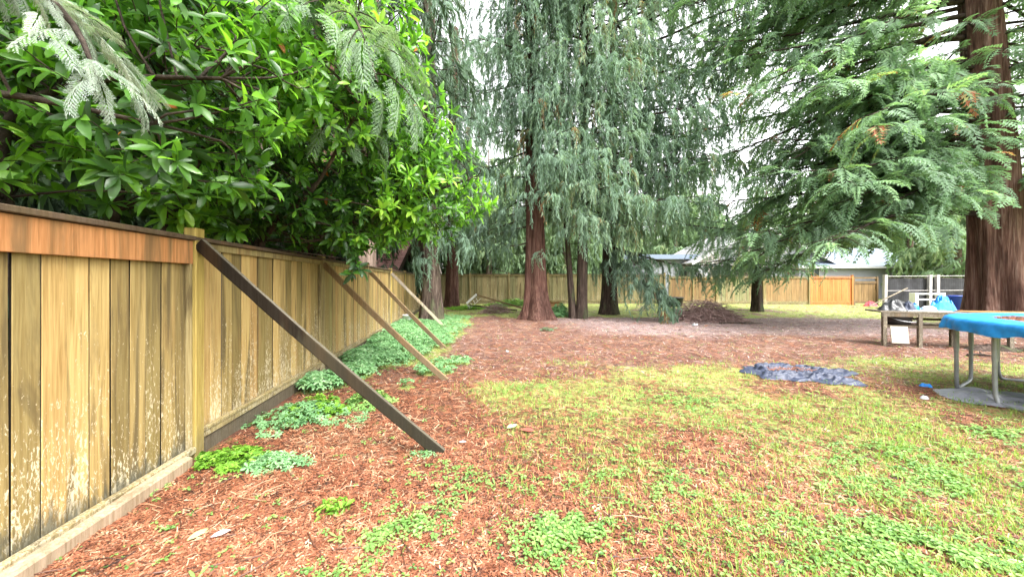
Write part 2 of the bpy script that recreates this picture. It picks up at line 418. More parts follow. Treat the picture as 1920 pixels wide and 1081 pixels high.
flat_inst(lit, *STRIP, x[gk], y[gk], r, ln[gk] * 1.3, .16, tn[gk], .006, slot=1)
x, y, r = scatter(26000, 103)
k = r.random(len(x)) < (1 - .6 * m_lawn(x, y)) * (1 - .8 * m_herb(x, y)); x, y = x[k], y[k]
flat_inst(lit, *SPRIG, x, y, r, r.uniform(.05, .12, len(x)) * (1 + .05 * y), .14, np.clip(r.normal(.55, .16, len(x)), 0, 1), .010)
x, y, r = scatter(900, 107, y1=14, power=1.4)
for q in range(len(x)):
    L_ = r.uniform(.05, .22) * (1 + .04 * y[q]); a_ = r.random() * 6.28; c_, s_ = math.cos(a_) * L_ / 2, math.sin(a_) * L_ / 2; z_ = float(gz(x[q], y[q])) + .012
    lit.tube([(x[q] - c_, y[q] - s_, z_), (x[q] + r.normal(0, .012), y[q] + r.normal(0, .012), z_ + .012), (x[q] + c_, y[q] + s_, z_)], (.0035, .003, .0015), 4, r.choice([.05, .2, .2, .8]), cap=False)
tag(lit.build('needle_litter', [M['litter'], M['greylitter']]), 'rust red dead cedar needles and sprigs covering the bare ground', 'needle litter', kind='stuff')

# grass
BLADE = (np.array([(0, -.045, 0), (0, .045, 0), (.12, -.04, .55), (.12, .03, .55), (.45, 0, .95)]), np.array([(0, 1, 3), (0, 3, 2), (2, 3, 4)]))
gr = MB()
x, y, r = scatter(210000, 111, power=1.3)
k = r.random(len(x)) < np.clip(m_lawn(x, y) * 1.15 - .06, 0, 1) * np.clip(2.6 * (fbm(x * 3.1, y * 3.1, seed=77) - .28), .12, 1); x, y = x[k], y[k]
flat_inst(gr, *BLADE, x, y, r, r.uniform(.025, .065, len(x)) * (1 + .05 * y), .22, np.clip(r.normal(.5, .22, len(x)) + .7 * (fbm(x * 1.2, y * 1.2, seed=79) - .5), 0, 1), 0)
tag(gr.build('grass', M['grass']), 'short thin yellow green grass growing through the needles', 'grass', kind='stuff')

# clover-like low weeds
def trefoil(h=.6, lobes=3, w=.34, L=.5, droop=-.05):
    vs, fs, tv = [(0, .015, 0), (0, -.015, 0), (.0, 0, h)], [(0, 1, 2)], [-.3]
    for q in range(lobes):
        a = 2 * PI * q / lobes + .3; c, s_ = math.cos(a), math.sin(a)
        def P(u, v_, z): return (c * u - s_ * v_, s_ * u + c * v_, h + z)
        b = len(vs); vs += [P(.02, 0, 0), P(L * .55, w / 2, .05), P(L, w * .28, droop), P(L * .93, 0, droop), P(L, -w * .28, droop), P(L * .55, -w / 2, .05)]
        fs += [(b, b + 5, b + 4), (b, b + 4, b + 3), (b, b + 3, b + 2), (b, b + 2, b + 1)]; tv += [0, .05, -.05, .02]
    return np.array(vs), np.array(fs), np.array(tv)
TRE = trefoil()
cl = MB()
x, y, r = scatter(120000, 121, y1=16, power=1.5)
mc = m_clover(x, y); spot = sstep(.55, .72, fbm(x * 2.0, y * 2.0, seed=83)) * .30
k = r.random(len(x)) < np.clip(mc * .70 + 1.25 * spot + .04 + .10 * sstep(.5, 2.2, x), 0, 1) * np.clip(5.0 * (fbm(x * 5, y * 5, seed=85) - .42), .05, 1); x, y, mc = x[k], y[k], mc[k]
flat_inst(cl, TRE[0], TRE[1], x, y, r, r.uniform(.022, .055, len(x)) * (1 + .4 * mc), .16, np.clip(r.normal(.5, .22, len(x)), 0, 1), 0, TRE[2])
# wider single leaves of plantain and dandelion
ROS = trefoil(.12, 5, .22, .95, .12)
x, y, r = scatter(5200, 127, y1=12, power=1.5)
k = r.random(len(x)) < np.clip(m_lawn(x, y) * .7 + .01, 0, 1); x, y = x[k], y[k]
flat_inst(cl, ROS[0], ROS[1], x, y, r, r.uniform(.04, .10, len(x)) * .7, .12, np.clip(r.normal(.55, .2, len(x)), 0, 1), 0.003, ROS[2])
tag(cl.build('clover', M['clover']), 'green clover and small weeds in patches over the lawn', 'clover', kind='stuff')

# taller blue green herbs along the fence
HL = trefoil(1.0, 5, .30, .55, -.10)
hb = MB(); r = rg(131); n = 26000
y = r.uniform(3.8, 14.6, n) ; x = xf(y) + .1 + r.random(n) ** 1.2 * 3.6
k = r.random(n) < m_herb(x, y) * np.clip(2.6 * (fbm(x * 2.4, y * 2.4, seed=91) - .22), .15, 1); x, y = x[k], y[k]
hh = (.05 + .10 * np.exp(-(x - xf(y)) / 1.0)) * r.uniform(.35, 1.25, len(x))
flat_inst(hb, HL[0] * np.array((.9, .9, 1)), HL[1], x, y, r, hh + .03, .30, np.clip(r.normal(.5, .2, len(x)), 0, 1), 0, HL[2])
tag(hb.build('ground_cover', M['herb']), 'blue green leafy herbs growing along the foot of the side fence', 'ground cover', kind='stuff')

def weed(name, label, x, y, rx, ry, h, n, mat, seed, lobes=5, leaf=.05, cat='weed'):
    r = rg(seed); mb = MB(); a = r.random(n) * 2 * PI; q = np.sqrt(r.random(n))
    q = q * (.45 + 1.1 * vnoise(np.cos(a) * 2.2 + seed, np.sin(a) * 2.2, seed=seed)); px = np.cos(a) * q * rx; py = np.sin(a) * q * ry
    hz = h * (1.05 - .8 * np.clip(q, 0, 1) ** 1.5) * r.uniform(.25, 1.2, n)
    tv, tf, tvar = trefoil(0.0, lobes, .40, .8, -.12)
    b = r.random(n) * 2 * PI; D = np.stack([np.cos(b), np.sin(b), r.normal(0, .35, n)], -1); U = np.stack([px / rx * .6 + r.normal(0, .4, n), py / ry * .6 + r.normal(0, .4, n), np.ones(n)], -1)
    g0 = gz(x + px, y + py) - gz(x, y)
    mb.inst(tv[3:], tf[1:] - 3, np.stack([px, py, hz + g0], -1), frames(D, U), r.uniform(.35, 1.15, n) * leaf, np.clip(r.normal(.5, .22, n), 0, 1), tvar[1:])
    st = MB()
    for s_ in range(0, n, 3):
        st.tube([(px[s_] * .6, py[s_] * .6, g0[s_] - .01), (px[s_] * .85, py[s_] * .85, hz[s_] * .6), (px[s_], py[s_], hz[s_] + g0[s_])], .0016, 3, .3, cap=False)
    o = thing(name, label, cat, (x, y, float(gz(x, y))))
    mb.build('leaves', mat, o); st.build('stems', M['fern'], o)
    return o
weed('weed_clump', 'bright yellow green feathery weed at the foot of the first fence post', -2.20, 2.70, .30, .17, .11, 420, M['fern'], 1, 7, .042)
weed('weed_clump', 'small dark green lobed weed just right of the bright feathery one', -1.86, 2.66, .26, .14, .08, 190, M['herb'], 2, 5, .05)
weed('weed_clump', 'sprawling tall green weed against the bottom rail of the second fence panel', -2.20, 3.65, .52, .40, .13, 560, M['herb'], 3, 5, .05)
weed('weed_clump', 'yellow green tuft in the middle of the sprawling weed by the second panel', -2.12, 3.75, .34, .25, .19, 260, M['fern'], 8, 7, .045)
weed('weed_clump', 'compact round leafed pale green weed left of the nearest leaning brace', -1.72, 4.08, .30, .25, .09, 240, M['clover'], 4, 5, .07)
weed('weed_clump', 'leafy weed clump under the foot of the nearest leaning brace', -.75, 2.83, .13, .06, .05, 60, M['herb'], 5, 3, .035)
weed('weed_clump', 'dandelion like weed with long leaves on the red needles in front', -1.12, 2.15, .10, .07, .08, 24, M['fern'], 6, 3, .08)
# ------------------------------------------------------------------ fences
def fence_mat(name, stops, flake=1.0, mould=1.0, stain=1.0, rough=.75, spec=.25):
    t = NT(name); o = t.coord((1, 1, 1)); z = t.sep(o)[2]
    f = t.attr()
    c = t.ramp(f, stops)
    # grain, shifted per board
    cm = t.n('ShaderNodeCombineXYZ'); sx = t.sep(o)
    t.l(t.math('ADD', sx[0], t.math('MULTIPLY', f, 7.0)), cm.inputs[0]); t.l(sx[1], cm.inputs[1]); t.l(t.math('ADD', sx[2], t.math('MULTIPLY', f, 31.0)), cm.inputs[2])
    def mp(s):
        m = t.n('ShaderNodeMapping'); m.inputs['Scale'].default_value = s; t.l(cm.outputs[0], m.inputs['Vector']); return m.outputs[0]
    g = t.noise(mp((60, 60, 2.2)), 1, 5, .6, .5)
    c = t.mix(1, c, t.ramp(g, [(.3, (.62, .56, .45)), (.6, (1, 1, 1)), (.8, (1.1, 1.06, 1))]), 'MULTIPLY')
    s1 = t.noise(mp((7, 7, .55)), 1, 5, .62, .8)
    c = t.mix(t.math('MULTIPLY', t.mrange(s1, .48, .66), .88 * stain), c, (.085, .062, .028))
    s3 = t.noise(mp((3.5, 3.5, .5)), 1, 4, .6, .3)
    c = t.mix(t.math('MULTIPLY', t.mrange(s3, .55, .75), .35 * stain), c, (.28, .125, .04))
    k = t.noise(mp((9, 9, 4)), 1, 2, .5)
    c = t.mix(t.math('MULTIPLY', t.mrange(k, .77, .80), stain), c, (.05, .028, .012))
    # pale flakes, thicker towards the ground
    if flake:
        fl = t.noise(mp((75, 75, 24)), 1, 5, .72, .8); big = t.noise(mp((2.6, 2.6, 1.2)), 1, 3, .5)
        hgt = t.math('SUBTRACT', .70, t.math('MULTIPLY', z, .13 / 1.0))
        thr = t.math('SUBTRACT', t.math('ADD', fl, t.math('MULTIPLY', big, .36)), t.math('ADD', .665, t.math('MULTIPLY', z, .14)))
        c = t.mix(t.math('MULTIPLY', t.mrange(thr, .0, .05), .85 * flake), c, (.50, .44, .31))
    if mould:
        md = t.noise(mp((16, 16, 3)), 1, 5, .7)
        mm = t.math('SUBTRACT', t.math('ADD', md, -.22), t.math('MULTIPLY', z, 1.55))
        c = t.mix(t.math('MULTIPLY', t.mrange(mm, -.10, .14), .85 * mould), c, (.06, .058, .04))
    return t.done(t.bsdf(c, rough, spec, t.bump(g, .35, .01)))

M['board'] = fence_mat('weathered_yellow_boards', [(0, (.19, .145, .055)), (.3, (.32, .235, .095)), (.55, (.41, .29, .115)), (.8, (.33, .21, .08)), (1, (.25, .215, .085))])
M['board_b'] = fence_mat('mossy_boards', [(0, (.15, .14, .07)), (.4, (.22, .195, .10)), (.75, (.28, .225, .12)), (1, (.20, .21, .10))], .5, .7)
M['board_new'] = fence_mat('fresh_cedar_boards', [(0, (.44, .17, .05)), (.5, (.54, .225, .075)), (1, (.48, .21, .065))], 0, .15, .35)
M['board_mid'] = fence_mat('honey_boards', [(0, (.20, .125, .058)), (.5, (.29, .185, .085)), (1, (.24, .17, .08))], .2, .7, .6)
M['trim_new'] = fence_mat('orange_fascia', [(0, (.33, .145, .056)), (1, (.42, .20, .08))], 0, 0, .8)
M['rail'] = fence_mat('mossy_rail', [(0, (.19, .15, .065)), (1, (.31, .25, .12))], .6, .3)
M['cap'] = fence_mat('dark_cap_rail', [(0, (.05, .035, .025)), (1, (.11, .075, .05))], .15, 0, .5)
M['post'] = fence_mat('olive_post', [(0, (.27, .20, .055)), (1, (.37, .28, .085))], .1, .4, .6)
M['grey_wood'] = fence_mat('grey_weathered_wood', [(0, (.11, .092, .072)), (.5, (.18, .152, .122)), (1, (.27, .235, .19))], .5, 0, .6)
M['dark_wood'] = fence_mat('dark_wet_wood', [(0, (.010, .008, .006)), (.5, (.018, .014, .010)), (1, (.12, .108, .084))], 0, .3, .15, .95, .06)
M['brace_tan'] = fence_mat('tan_brace_wood', [(0, (.13, .085, .042)), (1, (.25, .165, .085))], .1, .3, .8)
M['kick_dark'] = fence_mat('damp_kick_board', [(0, (.075, .055, .038)), (1, (.13, .10, .072))], .1, .5, .5)
M['kick'] = fence_mat('pale_ground_board', [(0, (.27, .20, .135)), (1, (.36, .27, .19))], .1, 0, .5)

def picket_panel(x0, x1, z0, z1, bw, seed, jitter=.005, tint0=None):
    """a run of vertical boards between x0 and x1, each slightly tilted and set in or out"""
    r = rg(seed); mb = MB(); n = max(1, int(round((x1 - x0) / bw))); st = (x1 - x0) / n
    for q in range(n):
        c = x0 + st * (q + .5); ti = r.random() if tint0 is None else np.clip(r.normal(tint0, .15), 0, 1)
        wd = st - r.uniform(.003, .0065); dy = r.uniform(-jitter, jitter)
        mb.beam((c + r.normal(0, .002), dy, z0), (c + r.normal(0, .002), dy + r.normal(0, .002), z1), wd, .017, (0, 1, 0), tint=float(ti), bev=.003)
        mb.mq[-1] = np.array([0, 0, 1, 0, 0, 0, 1, 0])     # side faces coloured dark, painting shade and grime into the gaps
    return mb

FANG = math.atan2(.9902, -.1393)
fence = thing('wooden_fence', 'long weathered yellow board fence running along the left of the yard', 'fence', (-2.62, 2.79, 0), FANG)
ZT = 1.80; PITCH = 2.505
for q in range(-2, 8):
    x0, x1 = q * PITCH, (q + 1) * PITCH
    if q == 7: x1 = x0 + 1.6
    bw = .118 if q < 0 else .142
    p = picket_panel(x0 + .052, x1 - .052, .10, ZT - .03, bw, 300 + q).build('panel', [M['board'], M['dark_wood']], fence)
    a, b = x0 + .05, x1 - .05
    m = MB(); m.beam((x0 - .05, .0, ZT), (x1 - .05, .0, ZT), .13, .036, bev=.005, tint=.3 + .07 * (q % 5)); m.build('cap_rail', M['cap'], p)
    m = MB(); m.beam((a, -.024, ZT - .052), (b, -.024, ZT - .052), .022, .062, bev=.003, tint=.5); m.build('top_trim', M['trim_new'] if q == -1 else M['rail'], p)
    m = MB(); m.beam((x0 + .062, -.028, .10), (x0 + .062, -.028, ZT - .09), .022, .03, (0, 1, 0), tint=.9); m.build('side_batten', M['rail'], p); m = MB(); m.beam((x1 - .066, -.028, .10), (x1 - .066, -.028, ZT - .09), .026, .03, (0, 1, 0), tint=.9); m.build('side_batten', M['rail'], p)
    if q == -1:
        p['label'] = 'nearest panel with a fresh orange board along its top and pale flaking paint'
        m = MB(); m.beam((a + .0, -.036, ZT - .115), (b, -.036, ZT - .115), .018, .185, tint=.5, bev=.003); m.build('fascia_board', M['trim_new'], p)
        m = MB(); m.beam((x0 + .05, -.052, .10), (x1 - .06, -.052, .10), .045, .05, tint=.5, bev=.006); m.build('bottom_rail', M['rail'], p)
        m = MB(); rr = rg(5)
        pts = spline([(x0 + .05, -.085, .028), (x0 + .9, -.088, .030), (x0 + 1.7, -.084, .032), (x1 - .16, -.080, .04)], 26)
        prof = [(-.05, -.07), (.045, -.07), (.05, .045), (.044, .056), (.0, .060), (-.04, .052), (-.05, .040)]
        V_ = []
        for i_, c_ in enumerate(pts):
            s_ = 1 + .06 * math.sin(i_ * .7) + rr.normal(0, .015)
            if i_ in (0, 25): s_ *= .82
            V_ += [(c_[0], c_[1] + a_ * s_, c_[2] + b_ * s_ + .012) for a_, b_ in prof]
        Q_ = [(i_ * 7 + j_, i_ * 7 + (j_ + 1) % 7, (i_ + 1) * 7 + (j_ + 1) % 7, (i_ + 1) * 7 + j_) for i_ in range(25) for j_ in range(7)]
        m.add(V_, Q=Q_, tint=.5); m.add(V_[-7:], T=[(0, i_, i_ + 1) for i_ in range(1, 6)]); m.add(V_[:7], T=[(0, i_ + 1, i_) for i_ in range(1, 6)])
        m.build('ground_board', M['kick'], p)
    else:
        m = MB(); m.beam((a, -.036, .215), (b, -.036, .215), .042, .030, tint=.5, bev=.004); m.beam((a, -.032, .172), (b, -.032, .172), .034, .052, tint=.75, bev=.004); m.build('bottom_rail', M['rail'], p)
        m = MB(); m.beam((a, -.020, .06), (b, -.020, .06), .03, .165, tint=.6, bev=.003); m.build('kick_board', M['kick_dark'], p)
for q in range(-2, 9):
    xq = q * PITCH if q < 8 else 7 * PITCH + 1.65
    ht = ZT + (.085 if q == 0 else .055)
    m = MB(); m.beam((xq, -.015, -.2), (xq + .004, -.018, ht), .094, .094, (0, 1, 0), tint=.3 + .1 * (q % 4), bev=.006)
    pp = m.build('post', M['post'] if q in (0, 3, 4) else M['rail'], fence)
    if q not in (0,):
        m = MB(); m.beam((xq, -.017, ht), (xq, -.017, ht + .018), .112, .112, (0, 1, 0), tint=.4, bev=.006); m.build('post_cap', M['cap'], pp)

# braces that prop the fence up
def brace(label, a, b, w_, h_, mat, seed, warp=.0):
    a, b = np.array(a, float), np.array(b, float); c = (a + b) / 2
    o = MB(); n = 14; r = rg(seed)
    f = unit(b - a); y = unit(np.cross((0, 0, 1), f)); z = np.cross(f, y)
    for i_ in range(n):
        t0, t1 = i_ / n, (i_ + 1) / n
        p0 = a + (b - a) * t0 + z * warp * math.sin(t0 * PI) - c; p1 = a + (b - a) * t1 + z * warp * math.sin(t1 * PI) - c
        if i_ == 0: V_ = []
        for t_, p_ in (((t0, p0),) if i_ < n - 1 else ((t0, p0), (t1, p1))):
            e = .004; k_ = 1 + r.normal(0, .028)
            V_ += [p_ + y * u_ * w_ * k_ + z * v_ * h_ * k_ for u_, v_ in ((-.5, -.42), (-.42, -.5), (.42, -.5), (.5, -.42), (.5, .42), (.42, .5), (-.42, .5), (-.5, .42))]
    Q_ = [(i_ * 8 + j_, i_ * 8 + (j_ + 1) % 8, (i_ + 1) * 8 + (j_ + 1) % 8, (i_ + 1) * 8 + j_) for i_ in range(n) for j_ in range(8)]
    top = np.array([5 <= (k_ % 8) <= 5 for k_ in range(len(Q_))])
    o.add(V_, Q=Q_, tint=np.where(top, .95, .35)); o.add(V_[:8], T=[(0, i_ + 1, i_) for i_ in range(1, 7)]); o.add(V_[-8:], T=[(0, i_, i_ + 1) for i_ in range(1, 7)])
    ob = o.build('fence_brace', mat, loc=tuple(c))
    return tag(ob, label, 'brace', 'timbers propping up the side fence')
brace('thick dark wet timber leaning from the first post, nearest and largest of the fence braces', (-2.545, 2.78, 1.76), (-.60, 2.90, -.01), .042, .092, M['dark_wood'], 1, -.02)
brace('brown timber leaning from the second fence post to the red needles', (-2.90, 5.27, 1.72), (-.97, 5.05, -.01), .040, .085, M['brace_tan'], 2, -.03)
brace('thin brown timber leaning from the third fence post into the herbs', (-3.24, 7.74, 1.70), (-1.46, 7.46, -.01), .038, .085, M['brace_tan'], 3, -.02)
brace('farthest thin timber leaning from the fourth fence post beside the left trunk', (-3.60, 10.2, 1.70), (-2.18, 11.0, -.01), .038, .085, M['grey_wood'], 4)

# back fence: its runs stand between x positions along y = 21.7
def run(name, label, x0, x1, y, mat, n, zt=1.80, z0=.05, tint0=None, capm='rail', dz=0.0, slope=0.0, post_mat='rail', cat='fence', seed=0):
    o = thing(name, label, cat, (x0, y, dz), math.atan2(slope, x1 - x0)); Lx = math.hypot(x1 - x0, slope); st = Lx / n
    for q in range(n):
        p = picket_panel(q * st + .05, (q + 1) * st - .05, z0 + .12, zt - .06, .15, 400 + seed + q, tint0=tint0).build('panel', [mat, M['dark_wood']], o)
        m = MB(); m.beam((q * st - .05, 0, zt - .02), ((q + 1) * st - .05, 0, zt - .02), .13, .04, tint=.5); m.build('cap_rail', M[capm], p)
        m = MB(); m.beam((q * st + .05, -.03, zt - .10), ((q + 1) * st - .05, -.03, zt - .10), .03, .08, tint=.4); m.build('top_trim', M['rail'] if mat is not M['board_new'] else M['trim_new'], p)
        m = MB(); m.beam((q * st + .05, -.03, z0 + .13), ((q + 1) * st - .05, -.03, z0 + .13), .035, .07, tint=.5); m.beam((q * st + .05, -.01, z0), ((q + 1) * st - .05, -.01, z0), .03, .17, tint=.4); m.build('bottom_rail', M['rail'] if mat is not M['board_new'] else M['board_new'], p)
    for q in range(n + 1):
        m = MB(); m.beam((q * st, -.02, -.2), (q * st, -.02, zt + .06), .10, .10, (0, 1, 0), tint=.4, bev=.006)
        m.box((q * st, -.02, zt + .072), (.125, .125, .02), tint=.1); m.build('post', M[post_mat], o)
    return o
run('wooden_fence', 'mossy olive board fence along the back, behind the big trunks', -5.3, 10.0, 22.4, M['board_b'], 6, zt=1.93, capm='cap', dz=.05, seed=1)
run('wooden_fence', 'honey coloured fence run behind the brush pile', 10.05, 13.05, 21.8, M['board_mid'], 2, seed=20)
run('wooden_fence', 'greenish fence run with wide gaps behind the small pruned trunk', 13.15, 16.05, 21.8, M['board_b'], 1, seed=30, tint0=.9)
run('wooden_fence', 'tan weathered fence run between pruned trunk and fresh orange panel', 16.15, 18.95, 21.8, M['board_mid'], 1, seed=40, tint0=.4)
run('wooden_fence', 'fresh bright orange cedar panel of the back fence', 19.05, 21.7, 21.8, M['board_new'], 1, seed=50, post_mat='board_new', capm='board_new')
gt = thing('wooden_gate', 'brown board gate with a plain top beam between orange panel and wire pen', 'gate', (21.8, 21.8, 0))
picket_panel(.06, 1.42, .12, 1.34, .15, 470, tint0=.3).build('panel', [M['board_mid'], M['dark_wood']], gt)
for z_, h_ in ((1.70, .10), (1.42, .14), (.14, .12)): m = MB(); m.box((.74, -.03, z_), (1.36, .05, h_), tint=.35); m.build('rail', M['brace_tan'], gt)
for xx in (0.0, 1.48):
    m = MB(); m.beam((xx, -.02, -.2), (xx, -.02, 1.78), .11, .11, (0, 1, 0), tint=.4, bev=.006); m.build('post', M['brace_tan'], gt)
m = MB(); m.tube([(1.30, -.06, .95), (1.30, -.10, .98), (1.30, -.10, 1.10), (1.30, -.06, 1.13)], .012, 6); m.build('handle', M['dark_wood'], gt)
# ------------------------------------------------------------------ trees
def kites(items):
    """items: list of (base, dir, side, length, width, fold, tintvar) -> folded kite leaves"""
    vs, fs, tv = [], [], []
    for b, d, s_, L, w_, fo, ti in items:
        b = np.array(b, float); d = unit(d); s_ = unit(np.array(s_) - d * np.dot(s_, d)); nrm = np.cross(d, s_)
        k = len(vs); vs += [b, b + d * L * .42 + s_ * w_ / 2 + nrm * fo, b + d * L, b + d * L * .42 - s_ * w_ / 2 + nrm * fo]
        fs += [(k, k + 1, k + 2), (k, k + 2, k + 3)]; tv += [ti, ti]
    return np.array(vs), np.array(fs), np.array(tv)

def weep_tmpl(seed, nf=26, long_=.26, wd=.036, drop=.85):
    """a spray that arches out and then hangs straight down like a curtain"""
    r = rg(seed); it = []
    path = spline([(0, 0, 0), (.16, .02, .02), (.27, r.normal(0, .03), -.14), (.31, r.normal(0, .05), -.45 * drop), (.32, r.normal(0, .07), -drop)], 40)
    for q in range(nf):
        t = (q + .5) / nf; sgn = 1 if q % 2 else -1; i_ = int(t * 39)
        b = path[i_]; d = unit(path[min(39, i_ + 2)] - path[max(0, i_ - 1)])
        dd = d * .5 + np.array((r.uniform(-.15, .45), sgn * r.uniform(.15, .65) * (1 - .6 * t), -.75))
        L = long_ * r.uniform(.6, 1.2) * (1.1 - .4 * t); s_ = (r.normal(), r.normal(), .1)
        it.append((b, dd, s_, L, wd * r.uniform(.7, 1.25), .010, r.normal(0, .06)))
        e = b + unit(dd) * L * .4
        it.append((e, (dd[0] + r.normal(0, .3), dd[1] + sgn * .25, -1), s_, L * .65, wd * .6, .007, r.normal(.04, .06)))
    return kites(it)

def fan_tmpl(seed, n=9, wd=.040):
    r = rg(seed); it = []
    for q in range(n):
        t = q / (n - 1); x = .02 + .46 * t; z = -.20 * t * t
        for sgn in (1, -1):
            L = (.20 - .13 * t) * r.uniform(.8, 1.15)
            d = (math.cos(.85), sgn * math.sin(.85), -.30 - .25 * t + r.normal(0, .1))
            it.append(((x, 0, z), d, (1, -sgn * .7, .15 * sgn), L, wd, .01, r.normal(0, .06)))
            e = np.array((x, 0, z)) + unit(d) * L * .4
            it.append((e, (1, sgn * .25, -.45), (0, 1, 0), L * .55, wd * .7, .006, r.normal(.05, .06)))
            it.append((e + unit(d) * L * .25, (.35, sgn * 1, -.5), (1, 0, 0), L * .45, wd * .6, .006, r.normal(0.02, .06)))
    it.append(((.44, 0, -.18), (1, 0, -.6), (0, 1, 0), .14, wd, .01, .06))
    return kites(it)

def fine_tmpl(seed, npair=13, nsub=7):
    """comb-like spray for boughs seen close up"""
    r = rg(seed); it = []
    for q in range(npair):
        t = q / (npair - 1); x = .02 + .33 * t; z = -.10 * t * t
        for sgn in (1, -1):
            L = (.115 - .07 * t) * r.uniform(.6, 1.2); a = r.uniform(.55, .8)
            d = unit((math.cos(a), sgn * math.sin(a), -.25)); p0 = np.array((x, 0, z)); sd = np.array((-sgn * math.sin(a), math.cos(a) * sgn * sgn, 0))
            it.append((p0, d, (0, 0, 1), L, .003, .0, -.1))
            for k in range(nsub):
                u = (k + 1) / (nsub + .3); bp = p0 + d * L * u - np.array((0, 0, .03 * u * u)); ln = (.034 - .014 * u) * r.uniform(.8, 1.2)
                for s2 in (1, -1):
                    a2 = math.atan2(d[1], d[0]) + s2 * .62
                    it.append((bp, (math.cos(a2), math.sin(a2), -.45 + r.normal(0, .12)), (-math.sin(a2), math.cos(a2), 0), ln, .0058, .001, r.normal(0, .08)))
    return kites(it)
WEEP = [weep_tmpl(s_) for s_ in range(4)]
FAN = [fan_tmpl(s_ + 10) for s_ in range(4)]
FINE = [fine_tmpl(s_ + 20) for s_ in range(2)]
SOFT = [weep_tmpl(s_ + 40, 11, .36, .085, .7) for s_ in range(3)]

def limb_path(p0, az, L, e0, droop, tip, r, n=11):
    t = np.linspace(0, 1, n); wz = np.cumsum(r.normal(0, .06, n)); a = az + wz - wz[0]
    hx = np.concatenate([[0], np.cumsum(np.cos(a[:-1]))]) * L / (n - 1); hy = np.concatenate([[0], np.cumsum(np.sin(a[:-1]))]) * L / (n - 1)
    z = L * (math.tan(e0) * t - droop * t ** 2 + tip * t ** 3)
    return np.stack([p0[0] + hx, p0[1] + hy, p0[2] + z], -1)

class Crown:
    """gathers the limbs of one tree: woody tubes and the places of its sprays"""
    def __init__(s, seed): s.r = rg(seed); s.wood = MB(); s.P = []; s.D = []; s.S = []; s.C = []
    def limb(s, path, r0, spacing=.24, sub=.38, submin=.45, t0=.12, size=1.0, hang=.55, col=0.0, nsub=None, keep=1.0):
        r = s.r; path = np.asarray(path, float); n = len(path)
        seg = np.linalg.norm(np.diff(path, axis=0), axis=1); Ln = seg.sum()
        s.wood.tube(path, np.linspace(r0, .006, n), 5, .5)
        cum = np.concatenate([[0], np.cumsum(seg)]) / Ln
        ns = nsub or max(4, int(Ln / .30))
        for q in range(ns):
            t = t0 + (1 - t0) * (q + r.random()) / ns
            p = np.array([np.interp(t, cum, path[:, k]) for k in range(3)])
            i_ = min(n - 2, int(t * (n - 1))); tg = unit(path[i_ + 1] - path[i_])
            a = math.atan2(tg[1], tg[0]) + (1 if q % 2 else -1) * r.uniform(.45, 1.25)
            l = (submin + sub * Ln * (1 - t) * .5) * r.uniform(.6, 1.25)
            sp = limb_path(p, a, l, r.uniform(-.15, .25), hang * r.uniform(.5, 1.3), .12, r, 6)
            if l > .35: s.wood.tube(sp, np.linspace(max(.006, r0 * .22), .003, 6), 3, .4, cap=False)
            m = max(2, int(l / spacing))
            for k in range(m):
                if r.random() > keep: continue
                u = (k + r.random()) / m; j_ = min(4, int(u * 5)); f = u * 5 - j_
                s.P.append(sp[j_] * (1 - f) + sp[min(5, j_ + 1)] * f); s.D.append(unit(sp[j_ + 1] - sp[j_]) + r.normal(0, .25, 3)); s.S.append(size * r.uniform(.5, 1.32)); s.C.append(col + r.normal(0, .12))
        s.P.append(path[-1]); s.D.append(unit(path[-1] - path[-2])); s.S.append(size); s.C.append(col)
    def fronds(s, tmpls, mode, base_tint=.5, low=None):
        r = s.r; mb = MB(); P = np.array(s.P); D = unit(np.array(s.D)); S = np.array(s.S); C = np.array(s.C)
        cl = fbm(P[:, 0] * .8, P[:, 1] * .8, P[:, 2] * .8, seed=7, oct=3)
        tint = base_tint + C + .9 * (cl - .5)
        dead = r.random(len(P)) < .018
        tint = np.clip(tint, .02, .90); tint[dead] = .99
        w_ = r.integers(0, len(tmpls), len(P))
        if mode == 'weep':
            D = D.copy(); D[:, 2] *= .25
            U = np.stack([r.normal(0, .12, len(P)), r.normal(0, .12, len(P)), np.ones(len(P))], -1)
        else:
            U = np.stack([r.normal(0, .25, len(P)), r.normal(0, .25, len(P)), np.ones(len(P))], -1)
        R = frames(D, U)
        for q in range(len(tmpls)):
            k = w_ == q; mb.inst(tmpls[q][0], tmpls[q][1], P[k], R[k], S[k], tint[k], tmpls[q][2])
        return mb

